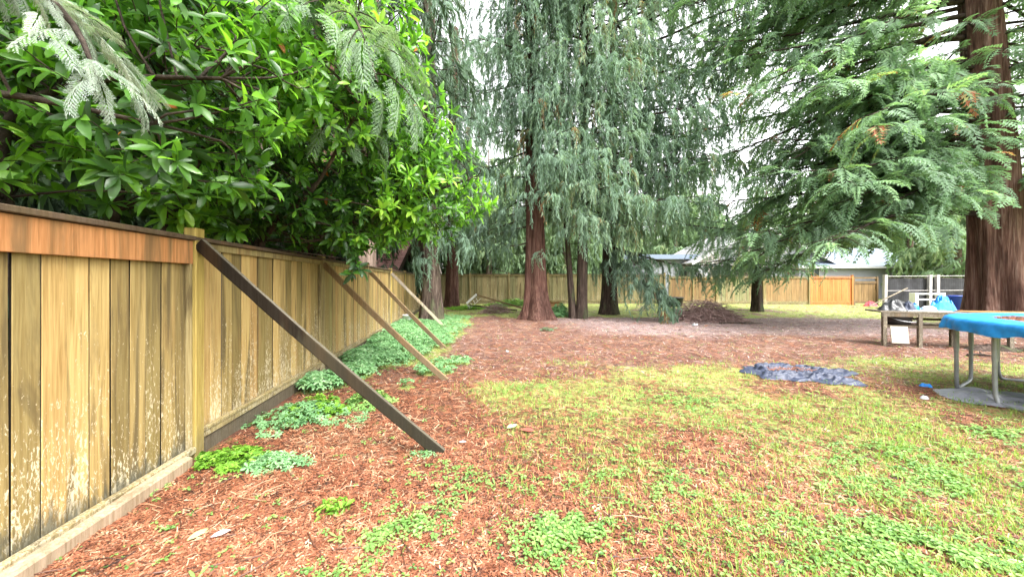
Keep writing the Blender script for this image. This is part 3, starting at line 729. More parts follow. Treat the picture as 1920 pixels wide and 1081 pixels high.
def trunk_mb(h, r0, r1, flare, seed, axis=None, lobes=5, ridge=.06, sides=44, z0=-.15, fh=.55, n=60):
    """ridged trunk round axis(z); buttressed at the foot"""
    z = z0 + (h - z0) * np.linspace(0, 1, n) ** 1.5
    th = np.arange(sides) * 2 * PI / sides; Z, TH = np.meshgrid(z, th, indexing='ij')
    zz = np.clip(Z, 0, None)
    R = r0 + (r1 - r0) * np.clip(zz / h, 0, 1) + flare * np.exp(-zz / fh) * (1 + .35 * np.cos(lobes * TH + seed) + .2 * np.cos((lobes + 3) * TH + 2.3 * seed))
    fl = .05 * np.cos(lobes * TH + seed + .15 * zz) + .03 * np.cos((lobes * 2 + 1) * TH + seed * 3 - .1 * zz)
    rd = (fbm(np.cos(TH) * 5.5 + seed, np.sin(TH) * 5.5, Z * .7, seed=int(seed * 10) + 1, oct=4) - .5) * ridge * 2.4
    R = R * (1 + fl + rd)
    ax = np.array([axis(q) if axis else (0, 0) for q in z])
    V_ = np.stack([ax[:, 0][:, None] + R * np.cos(TH), ax[:, 1][:, None] + R * np.sin(TH), Z], -1).reshape(-1, 3)
    i_, j_ = np.meshgrid(np.arange(n - 1), np.arange(sides), indexing='ij'); k_ = (j_ + 1) % sides
    Q_ = np.stack([i_ * sides + j_, i_ * sides + k_, (i_ + 1) * sides + k_, (i_ + 1) * sides + j_], -1).reshape(-1, 4)
    return MB().add(V_, Q=Q_)

def tree(name, label, x, y, trunks, crown, bark, fol, tm, mode, tint=.5, cat='tree', group=None):
    o = thing(name, label, cat, (x, y, float(gz(x, y)) - .02), 0, group)
    for mb in trunks: mb.build('trunk', bark, o, smooth=True)
    if crown is not None:
        crown.wood.build('branches', M['branch'], o, smooth=True)
        crown.fronds(tm, mode, tint).build('crown', fol, o)
    return o

def auto(c, axis, z0, z1, n, Lf, seed, e0=(.0, .35), droop=(.35, .7), tip=.3, azs=None, rbase=.05, **kw):
    r = rg(seed)
    for q in range(n):
        z = z0 + (z1 - z0) * (q + r.random()) / n
        az = q * 2.399963 + r.normal(0, .3) if azs is None else r.uniform(*azs)
        L = Lf(z) * r.uniform(.65, 1.2); a = axis(z)
        c.limb(limb_path((a[0], a[1], z), az, L, r.uniform(*e0), r.uniform(*droop), tip, r), rbase * (.6 + .12 * L), **kw)

# the double trunked cedar in the middle
axC = lambda z: (-.02 * z, .01 * z)
c = Crown(1001)
auto(c, axC, 4.4, 15.5, 48, lambda z: 2.9 - .06 * (z - 4), 11, spacing=.28, size=1.0, col=-.08)
auto(c, axC, 6.4, 15, 60, lambda z: 1.3, 12, azs=(-2.5, -.5), spacing=.22, size=1.05, col=.03)
r_ = rg(13)
for az, z, L in ((3.0, 3.9, 2.3), (2.6, 4.3, 2.6), (-2.6, 4.4, 1.6), (-2.9, 3.6, 1.7)): c.limb(limb_path((0, 0, z), az, L, .2, .75, .35, r_), .045, spacing=.25, col=-.08)
c.limb(limb_path((-.4, -.2, 3.0), 3.05, 1.35, -.35, -.2, .35, r_), .035, spacing=.5, size=.6, keep=.4)
c.limb([(.25, -.42, 2.75), (.22, -.62, 2.72), (.12, -.75, 2.6), (.05, -.8, 2.4)], .012, spacing=.2, submin=.2, sub=.1, nsub=5, size=.55, col=.35)
trC = trunk_mb(16, .39, .18, .30, 2.1, axC, 5, .07)
trC2 = trunk_mb(14, .17, .10, .17, 3.3, lambda z: (-.36 + .012 * z, -.12 + .01 * z), 4, .12, 26)
tree('cedar_tree', 'thick red barked double trunk cedar standing in the middle of the yard', 1.0, 13.4, [trC, trC2], c, M['bark_red'], M['weep'], WEEP, 'weep', .46)

# twin trunk cedar to its right, with a bright curtain of sprays towards the yard
axD = lambda z: (.01 * z, .0)
c = Crown(1002)
auto(c, axD, 4.2, 15.0, 40, lambda z: 2.3, 21, spacing=.29, size=1.0, col=.0)
auto(c, axD, 4.0, 14.5, 60, lambda z: 2.2, 22, azs=(-2.5, -.2), spacing=.25, size=1.0, col=.10)
for az, z, L in ((-2.2, 3.7, 1.5), (-1.2, 3.5, 1.6), (-.6, 3.9, 1.9), (-1.7, 4.1, 2.0), (-.2, 3.7, 1.8), (.2, 4.2, 2.2)): c.limb(limb_path((0, 0, z), az, L, .1, .6, .3, r_), .035, spacing=.22, col=.12)
trD = trunk_mb(15, .215, .12, .07, 4.2, axD, 4, .14, 30)
trD2 = trunk_mb(6.5, .135, .07, .06, 5.1, lambda z: (-.34 - .075 * z, .05), 3, .16, 24)
tree('cedar_tree', 'twin trunk dark cedar with a curtain of hanging sprays, right of the thick red one', 2.8, 13.7, [trD, trD2], c, M['bark_dark'], M['weep'], WEEP, 'weep', .54)

# dark trunk with long thin limbs to the right
axE = lambda z: (.015 * z, 0)
c = Crown(1003)
auto(c, axE, 4.2, 15.5, 38, lambda z: 3.2 - .05 * z, 31, spacing=.38, size=1.05, col=-.02)
auto(c, axE, 4.4, 15.5, 32, lambda z: 6.6 - .10 * z, 32, azs=(-.8, .4), spacing=.36, size=1.05, col=.05, e0=(.1, .5), droop=(.4, .75), tip=.3, keep=.85)
auto(c, axE, 4.0, 9.0, 14, lambda z: 4.4, 33, azs=(-1.3, -.3), spacing=.32, size=1.0, col=.10, e0=(.0, .2), droop=(.4, .6))
c.limb(spline([(0, -.2, 2.9), (.25, -1.2, 2.7), (.5, -2.2, 1.95), (.85, -2.9, 1.0), (1.0, -3.1, .35)], 12), .045, spacing=.2, submin=.5, sub=.3, size=1.0, hang=.9, col=-.08, nsub=26)
c.limb(spline([(0, -.2, 2.7), (-.1, -1.0, 2.3), (.5, -2.0, 1.5), (1.5, -2.7, .9)], 12), .035, spacing=.2, submin=.5, sub=.3, size=1.0, hang=.9, col=-.12, nsub=20)
c.limb(spline([(.1, -.2, 3.0), (1.3, -.9, 2.5), (2.6, -1.3, 2.15), (3.9, -1.5, 2.2), (4.9, -1.5, 2.6)], 14), .045, spacing=.24, submin=.4, sub=.25, size=.95, hang=.8, col=-.12, nsub=22)
trE = trunk_mb(16, .31, .17, .14, 6.2, axE, 5, .10, 34)
tree('cedar_tree', 'dark trunked cedar with boughs drooping to the ground, between twin trunk and brush pile', 4.3, 15.2, [trE], c, M['bark_dark'], M['weep'], WEEP, 'weep', .47)

# two trunks at the left, by the corner of the fences
axA = lambda z: (-.045 * z if z < 3 else -.135 + .0 * (z - 3), 0)
c = Crown(1004)
auto(c, axA, 3.6, 14.5, 36, lambda z: 2.5, 41, spacing=.34, size=1.0, col=-.08)
for az, z, L in ((-1.9, 2.55, .42), (-1.0, 3.5, .9), (-.4, 3.7, 1.6)): c.limb(limb_path((axA(z)[0], -.2, z), az, L, .1, .9, .2, r_), .02, spacing=.16, submin=.3, sub=.2, hang=1.0, col=.1)
trA = trunk_mb(15, .33, .15, .13, 7.4, axA, 6, .13, 36, fh=.9)
tree('fir_tree', 'rough dark trunk with one tuft of sprays hanging on it, beside the side fence', -2.88, 12.4, [trA], c, M['bark_fir'], M['weep'], WEEP, 'weep', .46)
axB = lambda z: (.01 * z, 0)
c = Crown(1005)
auto(c, axB, 3.8, 15.5, 38, lambda z: 3.6, 51, spacing=.38, size=1.3, col=-.10)
tree('cedar_tree', 'reddish trunk cedar in the back corner, just right of the tufted trunk', -3.45, 19.6, [trunk_mb(16, .36, .2, .12, 8.3, axB, 5, .1, 32)], c, M['bark_red'], M['weep'], WEEP, 'weep', .42)

# small pruned tree in front of the back fence
axF = lambda z: (.0, 0)
c = Crown(1006)
for az, z, L, e in ((2.9, 2.0, 2.6, .35), (3.3, 2.3, 3.0, .3), (2.4, 2.5, 1.8, .3), (-2.3, 2.2, 2.0, .2), (-1.5, 2.1, 1.4, .2), (-.7, 2.0, 1.9, .25), (.1, 2.2, 2.2, .3), (.9, 2.4, 2.0, .3)): c.limb(limb_path((0, 0, z), az, L, e, .45, .15, r_), .06, spacing=.22, submin=.45, size=.95, col=-.08)
auto(c, axF, 2.3, 5.0, 24, lambda z: 2.4, 61, spacing=.24, size=1.05, col=-.05)
tree('cedar_tree', 'small dark pruned trunk with low spreading boughs in front of the back fence', 11.9, 16.6, [trunk_mb(5.2, .24, .10, .05, 9.1, axF, 5, .10, 26, fh=.3)], c, M['bark_dark'], M['weep'], FAN + WEEP[:1], 'fan', .4)

# the giant cedar at the right
axR = lambda z: (-.09 * z + .05, -.01 * z)
c = Crown(1007)
kw = dict(spacing=.22, size=1.3, hang=.6, t0=.16)
auto(c, axR, 4.6, 15.5, 44, lambda z: 7.0, 71, azs=(2.3, 3.25), e0=(-.30, .25), droop=(.15, .45), tip=.15, rbase=.06, col=.0, **kw)
auto(c, axR, 4.2, 8.0, 14, lambda z: 5.0, 72, azs=(3.0, 3.45), e0=(.1, .4), droop=(.5, .8), tip=.25, rbase=.05, col=.06, **kw)
auto(c, axR, 3.3, 5.8, 14, lambda z: 6.0, 73, azs=(2.75, 3.35), e0=(.05, .3), droop=(.35, .6), tip=.2, rbase=.07, col=-.02, **kw)
auto(c, axR, 3.8, 13.0, 20, lambda z: 3.0, 74, azs=(4.75, 6.3), e0=(.1, .4), droop=(.5, .8), tip=.25, col=-.02, **kw)
auto(c, axR, 4.0, 14.0, 12, lambda z: 3.6, 75, azs=(-.4, 2.5), e0=(.1, .4), droop=(.5, .8), tip=.25, col=-.1, **kw)
auto(c, axR, 3.6, 12.0, 22, lambda z: 1.9, 76, azs=(4.7, 6.6), e0=(.1, .4), droop=(.5, .8), tip=.25, col=.02, spacing=.22, size=1.25, hang=.6)
for az, z, L in ((3.7, 7.5, 1.5), (3.3, 8.4, 1.7), (3.8, 10.2, 1.6), (3.7, 5.6, 1.5), (3.5, 4.2, 1.6), (3.9, 6.7, 1.6), (3.6, 9.0, 1.8), (4.1, 8.0, 1.5)): c.limb(limb_path((axR(z)[0], 0, z), az, L, .2, .6, .2, r_), .03, spacing=.25, size=1.1, hang=.6)
trR = trunk_mb(16, .56, .26, .32, 1.4, axR, 7, .06, 72, fh=1.2)
tree('giant_cedar_tree', 'giant red cedar with a massive buttressed trunk behind the trampoline', 14.80, 10.3, [trR], c, M['bark_giant'], M['fan'], FAN, 'fan', .50)

# neighbour trees behind the side fence
def side_tree(label, x, y, r0, lean, zs, L, n, seed, bark, h=13, tm=None, tint=.4):
    ax = lambda z: (lean * z, 0); c = Crown(seed)
    auto(c, ax, zs, h - .8, n, lambda z: L, seed + 1, spacing=.3, size=1.15)
    return c, ax, trunk_mb(h, r0, r0 * .55, r0 * .3, seed % 9 + .7, ax, 5, .09, 28)
c, ax, tm_ = side_tree('', -4.0, 9.3, .25, .02, 5.5, 2.2, 22, 1101, M['bark_pale'])
tree('cedar_tree', 'pale pinkish trunk rising just behind the third panel of the side fence', -4.0, 9.3, [tm_], c, M['bark_pale'], M['dim'], WEEP, 'weep', .5)
c, ax, tm_ = side_tree('', -6.3, 8.3, .16, .03, 5.0, 2.0, 20, 1103, M['bark_pale'])
tree('cedar_tree', 'thin pinkish trunk behind the side fence, seen through gaps in the laurel', -6.0, 8.1, [tm_], c, M['bark_pale'], M['dim'], WEEP, 'weep', .45)
c, ax, tm_ = side_tree('', -3.95, 7.0, .26, .02, 5.6, 2.2, 14, 1105, M['bark_red'])
c.limb(spline([(.1, -.1, 4.6), (.9, -1.6, 4.9), (1.8, -3.0, 4.6), (2.5, -3.9, 3.9), (2.85, -4.2, 3.1)], 14), .04, spacing=.17, submin=.4, sub=.22, size=1.25, hang=.9, nsub=26, t0=.35, col=.05)
c.limb(spline([(.1, -.1, 4.2), (.9, -1.4, 4.3), (1.75, -2.7, 3.9), (2.2, -3.4, 3.1)], 12), .03, spacing=.18, submin=.4, sub=.22, size=1.2, hang=.9, nsub=16, t0=.4, col=0)
tree('cedar_tree', 'red barked trunk at the top behind the laurel, its grey sprays hanging among the leaves', -3.95, 7.0, [tm_], c, M['bark_red'], M['spray'], [FINE[0], FINE[1]], 'fan', .5)
# bough close to the camera
c = Crown(1107)
auto(c, lambda z: (0, 0), 4.8, 9.0, 6, lambda z: 1.6, 1108, spacing=.3, size=1.2)
c.limb(spline([(.2, .05, 3.3), (1.6, .55, 3.15), (2.45, .78, 2.78), (2.85, .80, 2.46), (2.98, .80, 2.22)], 16), .03, spacing=.036, submin=.16, sub=.10, size=.42, hang=.9, nsub=30, t0=.45, col=.1)
c.limb(spline([(.2, .05, 3.5), (1.4, .75, 3.35), (2.1, .95, 3.0), (2.45, .95, 2.68)], 14), .022, spacing=.036, submin=.17, sub=.10, size=.42, hang=.9, nsub=22, t0=.45, col=-.1)
tree('silver_cedar_tree', 'cedar with a drooping silvery bough reaching in close at the upper left', -4.5, .45, [trunk_mb(10, .2, .1, .06, 2.7, None, 5, .08, 24)], c, M['bark_pale'], M['silver'], FINE, 'fan', .5)
# ------------------------------------------------------------------ trees beyond the fences (one of each kind, then copies)
def far_tree(label, seed, h, L, n, mat, tint, kind='conifer'):
    c = Crown(seed); ax = lambda z: (0, 0)
    auto(c, ax, 1.6, h - .5, n, lambda z: L * (1.05 - .75 * z / h), seed + 1, spacing=.55, submin=.7, sub=.45, size=2.0, hang=.5)
    return tree('distant_tree', label, 0, 0, [trunk_mb(h, .3, .05, .1, seed % 7 + .5, ax, 5, .06, 14, n=20)], c, M['bark_pale'], mat, SOFT, 'weep', tint, group='trees beyond the fences')
fa = far_tree('hazy pale green tree standing beyond the back fence', 1201, 13, 3.6, 40, M['far'], .55)
fb = far_tree('hazy pale green tree standing beyond the back fence', 1203, 10, 4.2, 32, M['far'], .75)
fc = far_tree('dark green conifer standing behind the laurel and the side fence', 1205, 13, 3.0, 52, M['dim'], .4)
r = rg(1210)
A_ = [(-8.5, 27, 1), (-5.0, 29, 1.1), (-1.8, 26.5, .9), (1.3, 31, 1.15), (4.2, 27, .85), (7.3, 33, 1.2), (11.5, 44, 1.1), (24, 50, 1.3), (29, 52, 1.2), (35, 47, 1.2), (41, 45, 1.3), (49, 42, 1.3)]
B_ = [(-3.4, 33, 1.0), (2.9, 36, 1.0), (9.4, 41, 1.0), (16.5, 50, 1.0), (20.5, 54, 1.1), (27, 58, 1.2), (32, 55, 1.3), (38, 54, 1.2), (45, 52, 1.3), (52, 47, 1.3), (34, 26, .9), (40, 29, 1.0)]
C_ = [(-9.6, 6.5, 1), (-8.2, 10.8, 1), (-8.0, 3.6, 1.0), (-12.5, 9.5, 1.1), (-10.5, 2.2, 1.0), (-11.5, 13.5, 1.1), (-14, 5.2, 1.2), (-10.2, 17.8, 1.1), (-6.9, 16.2, .95), (-8.5, 22.5, 1.1)]
for proto, lst in ((fa, A_), (fb, B_), (fc, C_)):
    for q, (x, y, s_) in enumerate(lst):
        if q == 0: proto.location = (x, y, -.05); proto.scale = (s_,) * 3
        else: dup(proto, (x, y, -.05), r.random() * 6.28, s_)

# leafless deciduous tree between the pruned trunk and the houses
bt = thing('bare_tree', 'leafless pale grey tree with fine upright twigs in front of the gabled house', 'tree', (16.6, 24.2, 0))
mb = MB(); r = rg(1301)
def twigs(p, d, L, rad, lv):
    n = 5; pts = [np.array(p)]; d = np.array(d, float)
    for q in range(n): d = unit(d + r.normal(0, .12, 3) + np.array((0, 0, .06))); pts.append(pts[-1] + d * L / n)
    mb.tube(pts, np.linspace(rad, rad * .5, n + 1), 5 if lv < 2 else 3, .5, cap=False)
    if lv == 4: return
    for q in range(4 if lv else 7):
        u = r.uniform(.35, 1); i_ = min(n - 1, int(u * n)); nd = unit(d + r.normal(0, .55, 3)); nd[2] = abs(nd[2]) * .8 + .1
        twigs(pts[i_], nd, L * r.uniform(.5, .75), rad * .5, lv + 1)
twigs((0, 0, -.1), (0, 0, 1), 2.6, .10, 0); twigs((.3, .2, -.1), (.35, .1, 1), 2.8, .08, 0); twigs((-.3, .1, -.1), (-.35, .1, 1), 2.6, .08, 0); twigs((-.5, .2, -.1), (-.8, .1, .9), 2.8, .07, 0)
mb.build('branches', M['twig'], bt)

# ------------------------------------------------------------------ laurel
def laurel_leaf():
    ys = [(0, .012), (.22, .115), (.52, .165), (.80, .10), (1, .0)]; vs = []
    for u, w_ in ys:
        z = .10 * u - .20 * u * u
        vs += [(u, w_, z + w_ * .35), (u, 0, z), (u, -w_, z + w_ * .35)]
    fs = []
    for q in range(4):
        b = q * 3
        for k in (0, 1): fs += [(b + k, b + k + 1, b + k + 4), (b + k, b + k + 4, b + k + 3)]
    return np.array(vs), np.array(fs)
LL = laurel_leaf()
LOBES = [(-2.25, 4.7, 3.15, 1.5, 1.5, 1.15, 1), (-1.35, 5.0, 2.85, 1.12, 1.0, .72, 1.25), (-2.05, 3.9, 4.05, 1.12, 1.0, .85, 1.1), (-3.3, 3.3, 3.0, 1.25, 1.25, 1.15, .9), (-3.9, 1.9, 2.9, 1.15, 1.05, 1.05, .8),
         (-2.35, 2.35, 2.95, .95, .72, .85, 1.2), (-4.3, 5.6, 2.9, 1.4, 1.5, 1.2, .6), (-2.95, 6.5, 2.85, 1.15, 1.15, .9, 1.0), (-3.0, 3.0, 4.3, 1.2, 1.1, .9, .9), (-4.6, 3.6, 4.0, 1.4, 1.5, 1.2, .5), (-1.75, 3.3, 3.55, .75, .6, .5, 1.3), (-2.75, 3.6, 2.18, .55, 1.0, .32, 1.5), (-2.75, 5.3, 2.15, .6, .9, .30, 1.5), (-1.9, 4.4, 2.25, .55, .6, .28, 1.4)]
STEMS = [[(-3.55, 3.9, 0), (-3.4, 4.0, 1.2), (-2.9, 4.3, 2.3), (-2.2, 4.7, 3.1), (-1.5, 4.9, 3.2)], [(-3.35, 5.0, 0), (-3.3, 5.0, 1.5), (-2.9, 5.0, 2.05), (-2.2, 5.0, 2.35), (-1.2, 5.0, 2.75), (-.5, 5.0, 3.0)],
         [(-3.7, 3.6, 0), (-3.5, 3.4, 1.8), (-3.0, 3.5, 3.0), (-2.3, 3.8, 3.9), (-1.8, 3.9, 4.4)], [(-3.4, 2.5, 0), (-3.5, 2.4, 1.6), (-3.4, 2.3, 2.5), (-2.8, 2.3, 2.8), (-2.0, 2.35, 2.85)],
         [(-3.6, 6.3, 0), (-3.5, 6.3, 1.6), (-3.2, 6.4, 2.5), (-2.6, 6.5, 2.9)], [(-4.3, 2.2, 0), (-4.2, 2.0, 1.8), (-3.6, 1.85, 2.42), (-2.9, 1.9, 2.5), (-2.2, 2.1, 2.42)], [(-4.6, 4.8, 0), (-4.5, 5.0, 2), (-4.3, 5.5, 3.2)], [(-3.7, 3.2, 0), (-3.5, 3.0, 2), (-3.1, 3.0, 3.3), (-3.0, 2.9, 4.3)], [(-3.2, 4.4, 0), (-3.1, 4.2, 1.7), (-2.8, 4.0, 2.1), (-2.2, 3.8, 2.5), (-1.6, 3.6, 3.3)]]
lau = thing('laurel', 'broad glossy leafed laurel leaning over the side fence into the yard', 'shrub', (-3.5, 3.9, 0))
OFF = np.array((-3.5, 3.9, 0))
r = rg(1401); wood = MB(); leaves = MB()
stem_pts = []
for s_ in STEMS:
    p = spline(s_, 24); wood.tube(p - OFF, np.linspace(.05, .012, 24), 7, .5); stem_pts.append(p[8:])
stem_pts = np.concatenate(stem_pts)
TP, TD, TL = [], [], []
for cx, cy_, cz, rx, ry, rz, dens in LOBES:
    n = int(rx * ry * rz * 4.19 * 50 * dens)
    d = unit(r.normal(0, 1, (n * 2, 3))); q = r.random(n * 2) ** (1 / 3); k = r.random(n * 2) < .18 + .82 * q ** 3
    d, q = d[k][:n], q[k][:n]
    lump = 1 + .35 * (fbm(d[:, 0] * 2 + cx, d[:, 1] * 2, d[:, 2] * 2, seed=5) - .5) * 2
    P = np.array((cx, cy_, cz)) + d * (q * lump)[:, None] * np.array((rx, ry, rz))
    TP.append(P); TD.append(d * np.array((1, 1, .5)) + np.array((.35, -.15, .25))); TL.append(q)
# the sprig that hangs down over the second panel
sp_ = np.array([(-2.05, 4.35, 1.86), (-1.98, 4.3, 1.75), (-1.93, 4.25, 1.66), (-1.86, 4.22, 1.60), (-1.97, 4.2, 1.55)])
TP.append(sp_); TD.append(np.tile((.4, -.2, -.35), (5, 1)) + r.normal(0, .2, (5, 3))); TL.append(np.full(5, .6))
wood.tube(np.array([(-2.3, 4.5, 2.3), (-2.12, 4.4, 1.95), (-1.98, 4.3, 1.75), (-1.9, 4.22, 1.58)]) - OFF, np.linspace(.008, .003, 4), 5, .5)
TP, TD, TL = np.concatenate(TP), unit(np.concatenate(TD)), np.concatenate(TL)
k = (TP[:, 2] > 1.93) | (np.arange(len(TP)) >= len(TP) - 5); TP, TD, TL = TP[k], TD[k], TL[k]
# twigs from the nearest stem, every fourth one drawn as a longer side branch
for q in range(0, len(TP)):
    tip, d = TP[q], TD[q]
    if q % 6 == 0:
        dist = np.linalg.norm(stem_pts - tip, axis=1) + 1.2 * np.clip(stem_pts[:, 2] - tip[2] + .1, 0, 9); b = stem_pts[np.argmin(dist)]
        if 1.9 > b[2]: b = b + (0, 0, 1.9 - b[2])
        pts = spline([b, (b + tip) / 2 + r.normal(0, .08, 3), tip - d * .12, tip], 8); wood.tube(pts - OFF, np.linspace(.010, .003, 8), 4, .5, cap=False)
    else: wood.tube(np.array([tip - d * .24 + (0, 0, -.03), tip - d * .1, tip]) - OFF, (.004, .0032, .0025), 3, .5, cap=False)
# leaves: a whorl at the tip and some below it
def whorl(n_per, back0, back1, ang0, ang1, l0, l1):
    n = len(TP) * n_per; idx = np.repeat(np.arange(len(TP)), n_per)
    d = TD[idx]; a = np.tile(np.arange(n_per) * 2 * PI / n_per, len(TP)) + np.repeat(r.random(len(TP)) * 6.28, n_per) + r.normal(0, .25, n)
    ref = unit(np.cross(d, np.array((0, 0, 1.0)) + r.normal(0, .01, (n, 3)))); ref2 = np.cross(d, ref)
    rad = np.cos(a)[:, None] * ref + np.sin(a)[:, None] * ref2
    an = r.uniform(ang0, ang1, n)[:, None]
    D = unit(d * np.cos(an) + rad * np.sin(an) + np.array((0, 0, -.10)))
    U = unit(d * .8 - rad * .3 + np.array((0, 0, .8)) + r.normal(0, .34, (n, 3)))
    P = TP[idx] - d * r.uniform(back0, back1, n)[:, None] - OFF
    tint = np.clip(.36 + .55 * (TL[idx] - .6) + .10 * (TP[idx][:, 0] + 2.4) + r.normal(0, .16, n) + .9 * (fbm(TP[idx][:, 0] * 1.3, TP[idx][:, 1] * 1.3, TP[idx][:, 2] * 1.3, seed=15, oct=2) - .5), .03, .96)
    tint[r.random(n) < .0012] = 1.0
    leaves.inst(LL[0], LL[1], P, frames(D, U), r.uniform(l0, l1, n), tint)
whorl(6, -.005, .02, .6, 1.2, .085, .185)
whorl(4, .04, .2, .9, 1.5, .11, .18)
wood.build('branches', M['branch'], lau, smooth=True)
leaves.build('leaves', M['laurel'], lau, smooth=True)
print('laurel twigs', len(TP))

# ------------------------------------------------------------------ houses
M['white_trim'] = plain_mat('white_trim', (.40, .40, .42), .5, .4, .06, 3, .02)
M['white_wall'] = plain_mat('white_wall', (.24, .25, .28), .7, .3, .08, 2, .05)
def siding(name, col, step=.15):
    t = NT(name); z = t.sep(t.coord((1, 1, 1)))[2]
    wv = t.math('FRACT', t.math('DIVIDE', z, step))
    c = t.mix(t.mrange(wv, .0, .12), tuple(q * .55 for q in col), col)
    return t.done(t.bsdf(c, .7, .3, t.bump(wv, .4, .01)))
M['siding'] = siding('lavender_grey_siding', (.30, .30, .37))
M['siding_grey'] = siding('pale_grey_siding', (.30, .31, .35))
def shingle(name, a, b, sx=3.5, sy=6):
    t = NT(name); br = t.n('ShaderNodeTexBrick'); t.l(t.coord((1, 1, 1)), br.inputs['Vector'])
    t.setin(br, Color1=(*a, 1), Color2=(*b, 1), Mortar=tuple(q * .45 for q in a) + (1,), Scale=1.0, Mortar_Size=.012, Brick_Width=.34, Row_Height=.16)
    c = t.mix(.35, br.outputs['Color'], t.ramp(t.noise(t.coord((1, 1, 1)), 3, 5, .7), [(.3, tuple(q * .6 for q in a)), (.7, tuple(min(1, q * 1.4) for q in b))]))
    return t.done(t.bsdf(c, .8, .3, t.bump(br.outputs['Fac'], -.4, .01)))
M['roof_brown'] = shingle('brown_shingle', (.17, .085, .075), (.23, .125, .11))
M['roof_pink'] = shingle('pinkish_shingle', (.36, .29, .28), (.44, .37, .36))
M['roof_blue'] = plain_mat('blue_grey_roof', (.15, .19, .26), .5, .5, .12, 2, .05)
M['roof_pale'] = shingle('pale_shingle', (.17, .17, .175), (.22, .22, .225))
M['dark_gap'] = plain_mat('dark_opening', (.03, .03, .035), .3, .5)
M['glass'] = plain_mat('window_glass', (.06, .07, .085), .08, .8)

def quad_slab(mb, a, b, c_, d, th, tint=.5, slot=0):
    a, b, c_, d = [np.array(q, float) for q in (a, b, c_, d)]; n = unit(np.cross(b - a, d - a)) * th
    V_ = [a, b, c_, d, a - n, b - n, c_ - n, d - n]
    mb.add(V_, Q=[(0, 1, 2, 3), (7, 6, 5, 4), (4, 5, 1, 0), (5, 6, 2, 1), (6, 7, 3, 2), (7, 4, 0, 3)], tint=tint, slot=slot); return mb

def window(parent, x, y, z, w_, h_, frame=.07):
    m = MB()
    for cx, cz, dx, dz in ((0, h_ / 2, w_ + frame, frame), (0, -h_ / 2, w_ + frame, frame), (-w_ / 2, 0, frame, h_ - frame), (w_ / 2, 0, frame, h_ - frame), (0, 0, .04, h_ - frame)): m.box((x + cx, y - .03, z + cz), (dx, .07, dz))
    f = m.build('window', M['white_trim'], parent)
    m = MB(); m.box((x, y - .012, z), (w_ - frame, .02, h_ - frame)); m.build('pane', M['glass'], f)

def gable_house(o, x0, x1, y0, y1, ze, zr, ridge, wall, roof, ov=.45, th=.16, fascia=True):
    """walls x0..x1, y0..y1; ridge along 'x' or 'y'"""
    m = MB(); V_ = [(x0, y0, 0), (x1, y0, 0), (x1, y1, 0), (x0, y1, 0), (x0, y0, ze), (x1, y0, ze), (x1, y1, ze), (x0, y1, ze)]
    m.add(V_, Q=[(0, 1, 5, 4), (1, 2, 6, 5), (2, 3, 7, 6), (3, 0, 4, 7)])
    if ridge == 'x':
        ym = (y0 + y1) / 2; m.add([(x0, y0, ze), (x0, y1, ze), (x0, ym, zr)], T=[(0, 2, 1)]); m.add([(x1, y0, ze), (x1, y1, ze), (x1, ym, zr)], T=[(0, 1, 2)])
        sl = (zr - ze) / (ym - y0); A = lambda x, y: (x, y, zr + .05 - sl * abs(y - ym))
        rf = MB(); quad_slab(rf, A(x0 - ov, y0 - ov), A(x1 + ov, y0 - ov), A(x1 + ov, ym), A(x0 - ov, ym), th); quad_slab(rf, A(x1 + ov, y1 + ov), A(x0 - ov, y1 + ov), A(x0 - ov, ym), A(x1 + ov, ym), th)
        fs = MB(); fs.box(((x0 + x1) / 2, y0 - ov - .06, ze - sl * ov - .03), (x1 - x0 + 2 * ov, .11, .20))
        for x in (x0 - ov - .02, x1 + ov + .02):
            fs.beam((x, y0 - ov, A(x, y0 - ov)[2] - .09), (x, ym, A(x, ym)[2] - .09), .035, .2); fs.beam((x, y1 + ov, A(x, y1 + ov)[2] - .09), (x, ym, A(x, ym)[2] - .09), .035, .2)
    else:
        xm = (x0 + x1) / 2; m.add([(x0, y0, ze), (x1, y0, ze), (xm, y0, zr)], T=[(0, 1, 2)]); m.add([(x0, y1, ze), (x1, y1, ze), (xm, y1, zr)], T=[(0, 2, 1)])
        sl = (zr - ze) / (xm - x0); A = lambda x, y: (x, y, zr + .05 - sl * abs(x - xm))
        rf = MB(); quad_slab(rf, A(x0 - ov, y1 + ov), A(x0 - ov, y0 - ov), A(xm, y0 - ov), A(xm, y1 + ov), th); quad_slab(rf, A(x1 + ov, y0 - ov), A(x1 + ov, y1 + ov), A(xm, y1 + ov), A(xm, y0 - ov), th)
        fs = MB()
        for y in (y0 - ov - .02, y1 + ov + .02):
            fs.beam((x0 - ov, y, A(x0 - ov, y)[2] - .09), (xm, y, A(xm, y)[2] - .09), .035, .22, (0, 0, 1)); fs.beam((x1 + ov, y, A(x1 + ov, y)[2] - .09), (xm, y, A(xm, y)[2] - .09), .035, .22)
    m.build('wall', wall, o); rr_ = rf.build('roof', roof, o)
    if fascia: fs.build('fascia', M['white_trim'] if fascia is True else fascia, rr_)

